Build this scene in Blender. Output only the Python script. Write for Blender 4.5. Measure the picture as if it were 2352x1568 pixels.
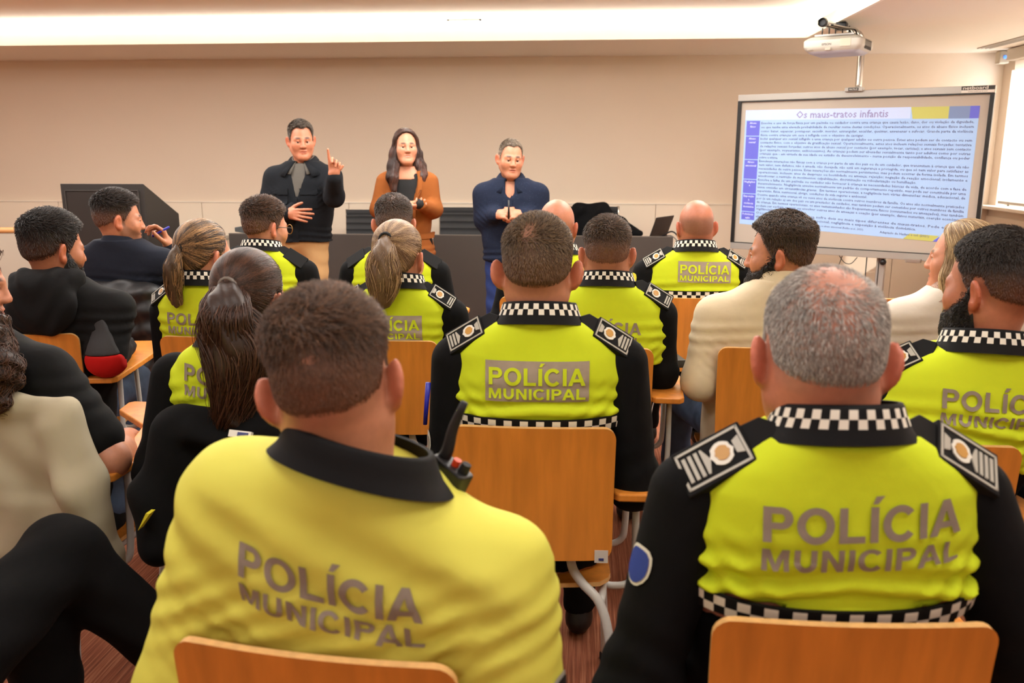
import bpy, math, random, time
import numpy as np
from mathutils import Matrix, Vector

SC = bpy.context.scene
COL = SC.collection
for _o in list(bpy.data.objects):
    bpy.data.objects.remove(_o)
PI = math.pi
rng = np.random.default_rng(7)
random.seed(7)


def lin(c):
    """sRGB 0-255 -> linear rgba"""
    out = []
    for v in c[:3]:
        v = v / 255.0
        out.append(v / 12.92 if v <= 0.04045 else ((v + 0.055) / 1.055) ** 2.4)
    return (*out, 1.0)


# ------------------------------------------------------------------ camera
cam_d = bpy.data.cameras.new('camera')
cam = bpy.data.objects.new('camera', cam_d)
COL.objects.link(cam)
cam.location = (0, 0, 1.5)
cam.rotation_euler = (math.radians(90 - 12.48), 0, math.radians(4.5))
cam_d.sensor_width = 36
cam_d.lens = 30.0
cam_d.clip_start = 0.05
cam_d.dof.use_dof = True
cam_d.dof.focus_distance = 2.9
cam_d.dof.aperture_fstop = 5.0
SC.camera = cam

# ------------------------------------------------------------------ world, lamps, exposure
world = bpy.data.worlds.new('daylight')
SC.world = world
world.use_nodes = True
_bg = world.node_tree.nodes['Background']
_bg.inputs[0].default_value = (0.86, 0.93, 1.0, 1)
_bg.inputs[1].default_value = 3.0
SC.view_settings.view_transform = 'Standard'
SC.view_settings.look = 'None'
SC.view_settings.gamma = 1.0
SC.view_settings.use_curve_mapping = False
SC.view_settings.exposure = 0.18
SC.cycles.use_denoising = True
SC.cycles.max_bounces = 8
SC.cycles.diffuse_bounces = 4
SC.cycles.caustics_reflective = False
SC.cycles.caustics_refractive = False
SC.cycles.sample_clamp_indirect = 6.0


def area(name, loc, rot, sx, sy, power, col):
    l = bpy.data.lights.new(name, 'AREA')
    l.shape = 'RECTANGLE'
    l.size, l.size_y, l.energy, l.color = sx, sy, power, col
    o = bpy.data.objects.new(name, l)
    COL.objects.link(o)
    o.location, o.rotation_euler = loc, rot
    return o


WARM = (1.0, 0.955, 0.88)
# strip lights hidden in the cove trough, shining up on the recess ceiling
area('cove_light', (-2.6, 7.66, 2.425), (PI, 0, 0), 9.4, 0.55, 860, WARM)
area('cove_light', (2.13, 3.0, 2.425), (PI, 0, 0), 0.25, 9.0, 260, WARM)
# unseen fill lights added in the recess to brighten audience and front wall
for _x in (-5.2, -2.9, -0.8, 1.0):
    for _y, _p in ((-1.6, 13), (1.0, 16), (3.2, 22), (4.9, 46), (6.1, 16)):
        area('recess_fill_light', (_x, _y, 2.535), (0, 0, 0), 1.2, 0.7, _p, (1.0, 0.97, 0.925))
# daylight behind the roller blinds
area('window_daylight', (4.35, 5.4, 1.75), (0, PI / 2, 0), 1.6, 6.4, 330, (0.93, 0.96, 1.0))

_s = bpy.data.lights.new('sun', 'SUN')
_s.energy, _s.angle, _s.color = 9.0, 0.01, (1.0, 0.96, 0.9)
_o = bpy.data.objects.new('sun', _s)
COL.objects.link(_o)
_o.rotation_euler = Vector((-0.88, 0.22, -0.60)).to_track_quat('-Z', 'Y').to_euler()


# ------------------------------------------------------------------ helpers: tags
def tag(o, label=None, cat=None, group=None, kind=None):
    if label:
        o['label'] = label
    if cat:
        o['category'] = cat
    if group:
        o['group'] = group
    if kind:
        o['kind'] = kind
    return o


def thing(name, label, cat, loc=(0, 0, 0), rz=0.0, group=None):
    o = bpy.data.objects.new(name, None)
    COL.objects.link(o)
    o.location = loc
    o.rotation_euler = (0, 0, rz)
    return tag(o, label, cat, group)


def dup_tree(o, parent=None):
    c = o.copy()
    COL.objects.link(c)
    c.parent = parent
    for ch in list(o.children):
        dup_tree(ch, c)
    return c


# ------------------------------------------------------------------ helpers: materials
_mats = {}


def mat(name, col, rough=0.6, metal=0.0, noise=None, bump=None, attr=False, spec=0.5, emit=0.0, stretch=None, fold=None, sheen=0.0, alpha_trans=0.0):
    if name in _mats:
        return _mats[name]
    m = bpy.data.materials.new(name)
    m.use_nodes = True
    nt = m.node_tree
    b = nt.nodes['Principled BSDF']
    b.inputs['Roughness'].default_value = rough
    b.inputs['Metallic'].default_value = metal
    b.inputs['Specular IOR Level'].default_value = spec
    if sheen:
        b.inputs['Sheen Weight'].default_value = sheen
    c = lin(col)
    tc = nt.nodes.new('ShaderNodeTexCoord')
    src = tc.outputs['Object']
    if stretch:
        mp = nt.nodes.new('ShaderNodeMapping')
        mp.inputs['Scale'].default_value = stretch
        nt.links.new(src, mp.inputs['Vector'])
        src = mp.outputs['Vector']
    if attr:
        at = nt.nodes.new('ShaderNodeAttribute')
        at.attribute_name = 'tint'
        csock = at.outputs['Color']
    else:
        rgb = nt.nodes.new('ShaderNodeRGB')
        rgb.outputs[0].default_value = c
        csock = rgb.outputs[0]
    if noise:
        nz = nt.nodes.new('ShaderNodeTexNoise')
        nz.inputs['Scale'].default_value = noise[0]
        nz.inputs['Detail'].default_value = 4
        nt.links.new(src, nz.inputs['Vector'])
        mr = nt.nodes.new('ShaderNodeMapRange')
        mr.inputs['From Min'].default_value = 0.3
        mr.inputs['From Max'].default_value = 0.7
        mr.inputs['To Min'].default_value = 1 - noise[1]
        mr.inputs['To Max'].default_value = 1 + noise[1]
        nt.links.new(nz.outputs['Fac'], mr.inputs['Value'])
        mx = nt.nodes.new('ShaderNodeVectorMath')
        mx.operation = 'SCALE'
        nt.links.new(csock, mx.inputs[0])
        nt.links.new(mr.outputs['Result'], mx.inputs['Scale'])
        csock = mx.outputs['Vector']
    nt.links.new(csock, b.inputs['Base Color'])
    if emit:
        nt.links.new(csock, b.inputs['Emission Color'])
        b.inputs['Emission Strength'].default_value = emit
    nsock = None
    for bp in (bump, fold):
        if not bp:
            continue
        nz = nt.nodes.new('ShaderNodeTexNoise')
        nz.inputs['Scale'].default_value = bp[0]
        nz.inputs['Detail'].default_value = 3
        nt.links.new(src, nz.inputs['Vector'])
        bn = nt.nodes.new('ShaderNodeBump')
        bn.inputs['Strength'].default_value = bp[1]
        bn.inputs['Distance'].default_value = bp[2] if len(bp) > 2 else 0.002
        nt.links.new(nz.outputs['Fac'], bn.inputs['Height'])
        if nsock:
            nt.links.new(nsock, bn.inputs['Normal'])
        nsock = bn.outputs['Normal']
    if nsock:
        nt.links.new(nsock, b.inputs['Normal'])
    _mats[name] = m
    return m


# ------------------------------------------------------------------ helpers: meshes
def mesh_obj(name, V, F, mats, parent=None, smooth=True, midx=None, tint=None, sharp=None, loc=None, rz=None):
    """V (n,3); F list of index tuples or (m,4) array"""
    me = bpy.data.meshes.new(name)
    V = np.asarray(V, dtype=np.float32)
    if isinstance(F, np.ndarray):
        m, k = F.shape
        me.vertices.add(len(V))
        me.vertices.foreach_set('co', V.ravel())
        me.loops.add(m * k)
        me.loops.foreach_set('vertex_index', F.astype(np.int32).ravel())
        me.polygons.add(m)
        me.polygons.foreach_set('loop_start', np.arange(0, m * k, k, dtype=np.int32))
        me.polygons.foreach_set('loop_total', np.full(m, k, dtype=np.int32))
        me.update(calc_edges=True)
    else:
        me.from_pydata([tuple(map(float, v)) for v in V], [], [tuple(int(i) for i in f) for f in F])
        me.update()
    for mm in (mats if isinstance(mats, (list, tuple)) else [mats]):
        me.materials.append(mm)
    if midx is not None:
        me.polygons.foreach_set('material_index', np.asarray(midx, dtype=np.int32))
    me.polygons.foreach_set('use_smooth', np.full(len(me.polygons), bool(smooth)))
    if tint is not None:
        a = me.color_attributes.new('tint', 'FLOAT_COLOR', 'POINT')
        a.data.foreach_set('color', np.asarray(tint, dtype=np.float32).ravel())
    if sharp:
        me.set_sharp_from_angle(angle=math.radians(sharp))
    o = bpy.data.objects.new(name, me)
    COL.objects.link(o)
    if parent is not None:
        o.parent = parent
    if loc is not None:
        o.location = loc
    if rz is not None:
        o.rotation_euler = (0, 0, rz)
    return o


class G:
    """small geometry collector: boxes, tubes, prisms, lathes"""

    def __init__(self):
        self.v, self.f, self.m = [], [], []

    def add(self, V, F, mi=0):
        n = len(self.v)
        self.v += [tuple(map(float, p)) for p in V]
        self.f += [tuple(i + n for i in q) for q in F]
        self.m += [mi] * len(F)
        return self

    def box(self, c, s, R=None, mi=0):
        V = []
        for dz in (-1, 1):
            for dx, dy in ((-1, -1), (1, -1), (1, 1), (-1, 1)):
                p = np.array([dx * s[0] / 2, dy * s[1] / 2, dz * s[2] / 2])
                if R is not None:
                    p = R @ p
                V.append(p + np.array(c))
        F = [(3, 2, 1, 0), (4, 5, 6, 7), (0, 1, 5, 4), (1, 2, 6, 5), (2, 3, 7, 6), (3, 0, 4, 7)]
        return self.add(V, F, mi)

    def tube(self, path, r, n=10, mi=0, cap=True, sub=0, flat=1.0):
        P = [np.array(p, float) for p in path]
        if sub:
            P = smooth_path(P, sub)
        rs = r if isinstance(r, (list, tuple, np.ndarray)) else [r] * len(P)
        if len(rs) != len(P):
            rs = np.interp(np.linspace(0, 1, len(P)), np.linspace(0, 1, len(rs)), rs)
        V, F = [], []
        up = None
        for i, p in enumerate(P):
            t = P[min(i + 1, len(P) - 1)] - P[max(i - 1, 0)]
            t = t / (np.linalg.norm(t) + 1e-12)
            if up is None:
                up = np.array([0, 0, 1.0]) if abs(t[2]) < 0.9 else np.array([0, 1.0, 0])
            a = up - t * (up @ t)
            a /= np.linalg.norm(a) + 1e-12
            up = a
            b = np.cross(t, a)
            for k in range(n):
                w = 2 * PI * k / n
                V.append(p + rs[i] * (math.cos(w) * a * flat + math.sin(w) * b))
        for i in range(len(P) - 1):
            for k in range(n):
                k2 = (k + 1) % n
                F.append((i * n + k, i * n + k2, (i + 1) * n + k2, (i + 1) * n + k))
        if cap:
            F.append(tuple(range(n - 1, -1, -1)))
            F.append(tuple((len(P) - 1) * n + k for k in range(n)))
        return self.add(V, F, mi)

    def prism(self, poly, lo, hi, axis=2, mi=0, R=None, c=None):
        """poly: ccw outline in the plane of the two other axes"""
        n = len(poly)
        V = []
        for h in (lo, hi):
            for a, b in poly:
                p = {2: (a, b, h), 1: (a, h, b), 0: (h, a, b)}[axis]
                p = np.array(p, float)
                if R is not None:
                    p = R @ p
                if c is not None:
                    p = p + np.array(c)
                V.append(p)
        F = [tuple(range(n - 1, -1, -1)), tuple(range(n, 2 * n))]
        for i in range(n):
            j = (i + 1) % n
            F.append((i, j, n + j, n + i))
        return self.add(V, F, mi)

    def lathe(self, prof, n=24, c=(0, 0, 0), R=None, mi=0):
        V, F = [], []
        for r, z in prof:
            for k in range(n):
                w = 2 * PI * k / n
                p = np.array([r * math.cos(w), r * math.sin(w), z])
                if R is not None:
                    p = R @ p
                V.append(p + np.array(c))
        for i in range(len(prof) - 1):
            for k in range(n):
                k2 = (k + 1) % n
                F.append((i * n + k, i * n + k2, (i + 1) * n + k2, (i + 1) * n + k))
        F.append(tuple(range(n - 1, -1, -1)))
        F.append(tuple((len(prof) - 1) * n + k for k in range(n)))
        return self.add(V, F, mi)

    def grid(self, P, mi=0, flip=False):
        """P (a,b,3) points"""
        a, b = P.shape[:2]
        F = []
        for i in range(a - 1):
            for j in range(b - 1):
                q = (i * b + j, i * b + j + 1, (i + 1) * b + j + 1, (i + 1) * b + j)
                F.append(q[::-1] if flip else q)
        return self.add(P.reshape(-1, 3), F, mi)

    def build(self, name, mats, parent=None, smooth=False, bevel=0.0, sharp=None, loc=None, rz=None, seg=2):
        o = mesh_obj(name, self.v, self.f, mats, parent, smooth or sharp is not None, self.m, None, sharp, loc, rz)
        if bevel:
            md = o.modifiers.new('edge', 'BEVEL')
            md.width, md.segments, md.limit_method = bevel, seg, 'ANGLE'
        return o


def smooth_path(P, sub):
    """Catmull-Rom"""
    P = [np.array(p, float) for p in P]
    Q = [2 * P[0] - P[1]] + P + [2 * P[-1] - P[-2]]
    out = []
    for i in range(1, len(Q) - 2):
        for s in range(sub):
            t = s / sub
            a, b, c, d = Q[i - 1], Q[i], Q[i + 1], Q[i + 2]
            out.append(0.5 * (2 * b + (c - a) * t + (2 * a - 5 * b + 4 * c - d) * t * t + (3 * b - a - 3 * c + d) * t ** 3))
    out.append(P[-1])
    return out


def rot(rx=0, ry=0, rz=0):
    cx, sx, cy, sy, cz, sz = math.cos(rx), math.sin(rx), math.cos(ry), math.sin(ry), math.cos(rz), math.sin(rz)
    X = np.array([[1, 0, 0], [0, cx, -sx], [0, sx, cx]])
    Y = np.array([[cy, 0, sy], [0, 1, 0], [-sy, 0, cy]])
    Z = np.array([[cz, -sz, 0], [sz, cz, 0], [0, 0, 1]])
    return Z @ X @ Y


def arc_rect(w, h, r, n=5):
    """rounded rectangle outline, ccw, centred"""
    out = []
    for cx, cy, a0 in ((w / 2 - r, h / 2 - r, 0), (-w / 2 + r, h / 2 - r, 90), (-w / 2 + r, -h / 2 + r, 180), (w / 2 - r, -h / 2 + r, 270)):
        for k in range(n + 1):
            a = math.radians(a0 + 90 * k / n)
            out.append((cx + r * math.cos(a), cy + r * math.sin(a)))
    return out


_DG = None


def text_mesh(body, size, bold=0.0, res=3, extrude=0.0, align='CENTER'):
    """vertices and faces of a line of text in its own plane (x right, y up)"""
    c = bpy.data.curves.new('lettering', 'FONT')
    c.body, c.size, c.offset, c.resolution_u, c.extrude = body, size, bold * size, res, extrude
    c.align_x = align
    o = bpy.data.objects.new('lettering', c)
    COL.objects.link(o)
    dg = bpy.context.evaluated_depsgraph_get()
    me = bpy.data.meshes.new_from_object(o.evaluated_get(dg))
    V = np.empty(len(me.vertices) * 3, dtype=np.float32)
    me.vertices.foreach_get('co', V)
    F = [tuple(p.vertices) for p in me.polygons]
    bpy.data.meshes.remove(me)
    bpy.data.objects.remove(o)
    bpy.data.curves.remove(c)
    return V.reshape(-1, 3).astype(float), F


# ------------------------------------------------------------------ implicit surfaces -> meshes
def smin(a, b, k):
    h = np.maximum(k - np.abs(a - b), 0) / k
    return np.minimum(a, b) - h * h * k * 0.25


class SDF:
    def __init__(self):
        self.ops = []
        self.post = []

    def add(self, fn, lo, hi, k=0.02, mode='u'):
        self.ops.append((fn, np.array(lo, float), np.array(hi, float), k, mode))
        return self

    def cone(self, a, b, ra, rb, k=0.02, mode='u'):
        a, b = np.array(a, float), np.array(b, float)
        d = b - a
        dd = max(d @ d, 1e-9)

        def fn(X, Y, Z):
            x, y, z = X - a[0], Y - a[1], Z - a[2]
            t = np.clip((x * d[0] + y * d[1] + z * d[2]) / dd, 0, 1)
            return np.sqrt((x - t * d[0]) ** 2 + (y - t * d[1]) ** 2 + (z - t * d[2]) ** 2) - (ra + t * (rb - ra))
        m = max(ra, rb)
        return self.add(fn, np.minimum(a, b) - m, np.maximum(a, b) + m, k, mode)

    def ell(self, c, r, R=None, k=0.02, mode='u'):
        c, r = np.array(c, float), np.array(r, float)
        R = np.eye(3) if R is None else R

        def fn(X, Y, Z):
            x, y, z = X - c[0], Y - c[1], Z - c[2]
            q = [R[0, i] * x + R[1, i] * y + R[2, i] * z for i in range(3)]
            k0 = np.sqrt(sum((q[i] / r[i]) ** 2 for i in range(3)))
            k1 = np.sqrt(sum((q[i] / r[i] ** 2) ** 2 for i in range(3))) + 1e-9
            return k0 * (k0 - 1) / k1
        ext = np.sqrt((R ** 2) @ (r ** 2))
        return self.add(fn, c - ext, c + ext, k, mode)

    def box(self, c, s, R=None, rad=0.01, k=0.02, mode='u'):
        c, s = np.array(c, float), np.array(s, float) / 2 - rad
        R = np.eye(3) if R is None else R

        def fn(X, Y, Z):
            x, y, z = X - c[0], Y - c[1], Z - c[2]
            q = [np.abs(R[0, i] * x + R[1, i] * y + R[2, i] * z) - s[i] for i in range(3)]
            out = np.sqrt(sum(np.maximum(a, 0) ** 2 for a in q))
            return out + np.minimum(np.maximum(q[0], np.maximum(q[1], q[2])), 0) - rad
        ext = np.abs(R) @ (s + rad)
        return self.add(fn, c - ext, c + ext, k, mode)

    def loft(self, prof, cen, off=0.0, zlo=None, zhi=None, n=2.4, k=0.03, mode='u'):
        """prof: list of (z, rx, ry); cen(z) -> (cx, cy, shear)"""
        pz = np.array([p[0] for p in prof][::-1]) if prof[0][0] > prof[-1][0] else np.array([p[0] for p in prof])
        px = np.array([p[1] for p in prof])
        py = np.array([p[2] for p in prof])
        if prof[0][0] > prof[-1][0]:
            px, py = px[::-1], py[::-1]
        zlo = pz[0] if zlo is None else zlo
        zhi = pz[-1] if zhi is None else zhi

        def fn(X, Y, Z):
            cx, cy, sh = cen(Z)
            zz = Z - sh * (X - cx)
            rx = np.interp(zz, pz, px) + off
            ry = np.interp(zz, pz, py) + off
            kx = np.abs(X - cx) / rx
            ky = np.abs(Y - cy) / ry
            d = ((kx ** n + ky ** n) ** (1 / n) - 1) * np.minimum(rx, ry)
            return np.maximum(d, np.maximum(zlo - zz, zz - zhi))
        cs = [cen(np.array(z)) for z in pz]
        mx = px.max() + off + 0.03
        my = py.max() + off + 0.03
        xs_, ys_ = [float(c[0]) for c in cs], [float(c[1]) for c in cs]
        return self.add(fn, (min(xs_) - mx, min(ys_) - my, zlo - 0.05), (max(xs_) + mx, max(ys_) + my, zhi + 0.05), k, mode)

    def comb(self, D, d, k, mode):
        if mode == 'u':
            return smin(D, d, k)
        if mode == 's':
            return -smin(-D, d, k)
        return np.maximum(D, d)

    def eval(self, P):
        X, Y, Z = P[:, 0], P[:, 1], P[:, 2]
        D = np.full(len(P), 1.0)
        for fn, lo, hi, k, mode in self.ops:
            D = self.comb(D, fn(X, Y, Z), k, mode)
        for ps in self.post:
            D = ps(X, Y, Z, D)
        return D

    def grad(self, P, e=0.003):
        g = np.empty_like(P)
        for i in range(3):
            a, b = P.copy(), P.copy()
            a[:, i] += e
            b[:, i] -= e
            g[:, i] = self.eval(a) - self.eval(b)
        return g / (np.linalg.norm(g, axis=1, keepdims=True) + 1e-9)

    def mesh(self, h, lo=None, hi=None):
        U = [o for o in self.ops if o[4] == 'u']
        l = np.min([o[1] for o in U], axis=0) - 3 * h - 0.01
        u = np.max([o[2] for o in U], axis=0) + 3 * h + 0.01
        if lo is not None:
            l = np.maximum(l, lo)
        if hi is not None:
            u = np.minimum(u, hi)
        n = np.maximum(np.ceil((u - l) / h).astype(int) + 1, 4)
        xs, ys, zs = (l[i] + h * np.arange(n[i]) for i in range(3))
        D = np.full(tuple(n), 1.0)
        for fn, a, b, k, mode in self.ops:
            i0 = np.clip(np.floor((a - k - l) / h).astype(int) - 2, 0, n)
            i1 = np.clip(np.ceil((b + k - l) / h).astype(int) + 3, 0, n)
            if (i1 <= i0).any():
                continue
            s = tuple(slice(i0[i], i1[i]) for i in range(3))
            d = fn(xs[s[0]][:, None, None], ys[s[1]][None, :, None], zs[s[2]][None, None, :])
            D[s] = self.comb(D[s], d, k, mode)
        for ps in self.post:
            D = ps(xs[:, None, None], ys[None, :, None], zs[None, None, :], D)
        D[0], D[-1], D[:, 0], D[:, -1], D[:, :, 0], D[:, :, -1] = 1, 1, 1, 1, 1, 1
        return nets(D, l, h)


_E = [(0, 1), (2, 3), (4, 5), (6, 7), (0, 2), (1, 3), (4, 6), (5, 7), (0, 4), (1, 5), (2, 6), (3, 7)]
_C = np.array([(i & 1, (i >> 1) & 1, (i >> 2) & 1) for i in range(8)])


def nets(D, l, h):
    S = D < 0
    nx, ny, nz = D.shape
    c = np.zeros((nx - 1, ny - 1, nz - 1), np.uint8)
    for a, b, d in _C:
        c += S[a:nx - 1 + a, b:ny - 1 + b, d:nz - 1 + d]
    act = (c > 0) & (c < 8)
    I, J, K = np.nonzero(act)
    if len(I) == 0:
        return np.zeros((0, 3)), np.zeros((0, 4), int)
    idx = np.full(act.shape, -1, np.int32)
    idx[I, J, K] = np.arange(len(I))
    v = np.stack([D[I + a, J + b, K + d] for a, b, d in _C], 1)
    acc = np.zeros((len(I), 3))
    cnt = np.zeros(len(I))
    for a, b in _E:
        va, vb = v[:, a], v[:, b]
        m = (va < 0) != (vb < 0)
        t = np.where(m, va / np.where(m, va - vb, 1), 0)
        p = _C[a] + t[:, None] * (_C[b] - _C[a])
        acc += p * m[:, None]
        cnt += m
    V = np.stack([I, J, K], 1) + acc / cnt[:, None]
    V = l + h * V
    Q = []
    m = S[:-1, 1:-1, 1:-1] != S[1:, 1:-1, 1:-1]
    i, j, k = np.nonzero(m)
    j, k = j + 1, k + 1
    q = np.stack([idx[i, j - 1, k - 1], idx[i, j, k - 1], idx[i, j, k], idx[i, j - 1, k]], 1)
    s = S[i, j, k]
    Q.append(np.where(s[:, None], q, q[:, ::-1]))
    m = S[1:-1, :-1, 1:-1] != S[1:-1, 1:, 1:-1]
    i, j, k = np.nonzero(m)
    i, k = i + 1, k + 1
    q = np.stack([idx[i - 1, j, k - 1], idx[i - 1, j, k], idx[i, j, k], idx[i, j, k - 1]], 1)
    s = S[i, j, k]
    Q.append(np.where(s[:, None], q, q[:, ::-1]))
    m = S[1:-1, 1:-1, :-1] != S[1:-1, 1:-1, 1:]
    i, j, k = np.nonzero(m)
    i, j = i + 1, j + 1
    q = np.stack([idx[i - 1, j - 1, k], idx[i, j - 1, k], idx[i, j, k], idx[i - 1, j, k]], 1)
    s = S[i, j, k]
    Q.append(np.where(s[:, None], q, q[:, ::-1]))
    return V, np.concatenate(Q)


def sstep(a, b, x):
    t = np.clip((x - a) / (b - a), 0, 1)
    return t * t * (3 - 2 * t)


def vnoise(P, f, seed=0):
    """cheap smooth pseudo-noise in [-1,1]"""
    a = np.sin(P[..., 0] * f * 1.3 + 2.1 * np.sin(P[..., 1] * f * 0.9 + seed) + seed * 1.7)
    b = np.sin(P[..., 1] * f * 1.1 + 1.9 * np.sin(P[..., 2] * f * 1.2 + seed * 2.3) + seed)
    c = np.sin(P[..., 2] * f * 1.2 + 2.3 * np.sin(P[..., 0] * f * 0.8 + seed * 0.7) + seed * 2.9)
    return (a + b + c) / 3

# ------------------------------------------------------------------ materials
M_WALL = mat('wall_paint', (226, 208, 187), 0.75, noise=(1.2, 0.015), bump=(220, 0.05, 0.001))
M_PANEL = mat('wainscot_paint', (236, 221, 200), 0.45, noise=(0.8, 0.01))
M_CEIL = mat('ceiling_paint', (238, 228, 214), 0.8)
M_RECESS = mat('recess_paint', (250, 244, 232), 0.8)
M_WOOD = mat('beech_plywood', (214, 134, 52), 0.38, noise=(5, 0.16), stretch=(6.0, 6.0, 0.7), bump=(40, 0.05, 0.001))
M_WOOD_EDGE = mat('plywood_edge', (222, 172, 108), 0.5, noise=(60, 0.12))
M_STEEL = mat('white_steel_tube', (205, 203, 198), 0.35)
M_BLACK = mat('black_plastic', (22, 22, 23), 0.4)
M_RUBBER = mat('black_rubber', (15, 15, 16), 0.7)
M_LECT = mat('lectern_laminate', (40, 38, 36), 0.5, noise=(3, 0.06))
M_LECT2 = mat('lectern_inner_panel', (33, 29, 26), 0.5, noise=(3, 0.08))
M_DESK = mat('desk_laminate', (64, 59, 55), 0.45, noise=(4, 0.05))
M_DESK_EDGE = mat('desk_edge', (92, 86, 80), 0.4)
M_SILVER = mat('brushed_aluminium', (176, 172, 166), 0.38, metal=0.35)
M_CHROME = mat('chrome_tube', (200, 196, 190), 0.2, metal=0.9)
M_OFFICE = mat('office_chair_mesh', (46, 46, 47), 0.75, bump=(500, 0.3, 0.001))
M_BOARD = mat('board_surface', (186, 175, 162), 0.4)
M_WHITEP = mat('white_plastic', (188, 181, 170), 0.42)
M_GREYP = mat('grey_plastic', (150, 143, 130), 0.45)
M_UNDER = mat('projector_underside', (190, 190, 200), 0.5)
M_PAPER = mat('white_paper', (238, 234, 226), 0.7)
M_BLUEPEN = mat('blue_pen_plastic', (36, 40, 170), 0.35)
M_TRIMW = mat('white_trim', (238, 228, 212), 0.5)
M_BENCH = mat('bench_wood', (206, 150, 92), 0.45, noise=(8, 0.1), stretch=(1, 6, 6))

# carpet: ribs run away from the camera, colour changes strip by strip
M_CARPET = bpy.data.materials.new('ribbed_carpet')
M_CARPET.use_nodes = True
_nt = M_CARPET.node_tree
_b = _nt.nodes['Principled BSDF']
_b.inputs['Roughness'].default_value = 0.9
_b.inputs['Specular IOR Level'].default_value = 0.2
_tc = _nt.nodes.new('ShaderNodeTexCoord')
_mp = _nt.nodes.new('ShaderNodeMapping')
_mp.inputs['Scale'].default_value = (90, 1.6, 1)
_nt.links.new(_tc.outputs['Object'], _mp.inputs['Vector'])
_n1 = _nt.nodes.new('ShaderNodeTexNoise')
_n1.inputs['Scale'].default_value = 1.6
_n1.inputs['Detail'].default_value = 5
_n1.inputs['Roughness'].default_value = 0.7
_nt.links.new(_mp.outputs['Vector'], _n1.inputs['Vector'])
_rp = _nt.nodes.new('ShaderNodeValToRGB')
_el = _rp.color_ramp.elements
_el[0].position, _el[0].color = 0.30, lin((98, 54, 38))
_el[1].position, _el[1].color = 0.72, lin((184, 126, 94))
_e = _el.new(0.5)
_e.color = lin((140, 82, 57))
_nt.links.new(_n1.outputs['Fac'], _rp.inputs['Fac'])
_nt.links.new(_rp.outputs['Color'], _b.inputs['Base Color'])
_bm = _nt.nodes.new('ShaderNodeBump')
_bm.inputs['Strength'].default_value = 0.5
_bm.inputs['Distance'].default_value = 0.003
_nt.links.new(_n1.outputs['Fac'], _bm.inputs['Height'])
_nt.links.new(_bm.outputs['Normal'], _b.inputs['Normal'])


def struct(name, g, mats, parent=None, **kw):
    o = g.build(name, mats, parent, **kw)
    if parent is None:
        o['kind'] = 'structure'
    return o


# ------------------------------------------------------------------ the room
XL, XR, YF, YB = -8.0, 3.85, 8.5, -3.2
ZC, ZR = 2.39, 2.56
struct('floor', G().box(((XL + XR) / 2, (YF + YB) / 2, -0.05), (XR - XL + 0.4, YF - YB + 0.4, 0.1)), M_CARPET)
wf = struct('wall_front', G().box(((XL + XR) / 2, YF + 0.05, 1.35), (XR - XL + 0.4, 0.1, 2.7)), M_WALL)
# wainscot of flat panels with open joints
_pw = 0.76
_x = 0.735 - _pw * 11
_pan = None
while _x < XR - 0.05:
    _x1 = min(_x + _pw, XR)
    if _x1 > XL:
        _x0 = max(_x, XL)
        if _pan is None or abs((_x1 - _x0) - _pw) > 1e-3:
            p = G().box((0, 0, 0), (_x1 - _x0 - 0.005, 0.024, 0.905)).build('wainscot_panel', M_PANEL, wf, bevel=0.002)
            if abs((_x1 - _x0) - _pw) < 1e-3:
                _pan = p
        else:
            p = _pan.copy()
            COL.objects.link(p)
        p.location = ((_x0 + _x1) / 2, YF - 0.012, 0.555)
    _x += _pw
struct('trim_1', G().box(((XL + XR) / 2, YF - 0.016, 1.012), (XR - XL, 0.032, 0.010)), M_TRIMW)
struct('baseboard_front', G().box(((XL + XR) / 2, YF - 0.015, 0.05), (XR - XL, 0.03, 0.10)), M_TRIMW)
struct('wall_left', G().box((XL - 0.05, (YF + YB) / 2, 1.35), (0.1, YF - YB + 0.4, 2.7)), M_WALL)
struct('wall_back', G().box(((XL + XR) / 2, YB - 0.05, 1.35), (XR - XL + 0.4, 0.1, 2.7)), M_WALL)
# right wall with a long window
WZ0, WZ1, WY0, WY1 = 1.0, 2.22, 2.0, 8.34
g = G()
g.box((XR + 0.1, (YF + YB) / 2, WZ0 / 2), (0.2, YF - YB + 0.4, WZ0))
g.box((XR + 0.1, (YF + YB) / 2, (WZ1 + 2.7) / 2), (0.2, YF - YB + 0.4, 2.7 - WZ1))
g.box((XR + 0.1, (WY1 + YF + 0.1) / 2, (WZ0 + WZ1) / 2), (0.2, YF + 0.1 - WY1, WZ1 - WZ0))
g.box((XR + 0.1, (WY0 + YB - 0.1) / 2, (WZ0 + WZ1) / 2), (0.2, WY0 - YB + 0.1, WZ1 - WZ0))
wr = struct('wall_right', g, M_WALL)
for k in range(5):
    G().box((XR - 0.009, 8.1 - 0.76 * k, 0.5), (0.018, 0.754, 0.84)).build('wainscot_panel', M_PANEL, wr, bevel=0.002)
struct('trim_2', G().box((XR - 0.03, (WY0 + WY1) / 2, WZ0 + 0.005), (0.16, WY1 - WY0 + 0.3, 0.03)), M_TRIMW, bevel=0.004)
M_GLASS = bpy.data.materials.new('window_glass')
M_GLASS.use_nodes = True
_nt = M_GLASS.node_tree
_nt.nodes.remove(_nt.nodes['Principled BSDF'])
_t = _nt.nodes.new('ShaderNodeBsdfTransparent')
_g = _nt.nodes.new('ShaderNodeBsdfGlossy')
_g.inputs['Roughness'].default_value = 0.02
_mx = _nt.nodes.new('ShaderNodeMixShader')
_mx.inputs[0].default_value = 0.07
_nt.links.new(_t.outputs[0], _mx.inputs[1])
_nt.links.new(_g.outputs[0], _mx.inputs[2])
_nt.links.new(_mx.outputs[0], _nt.nodes['Material Output'].inputs[0])
g = G()
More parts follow.
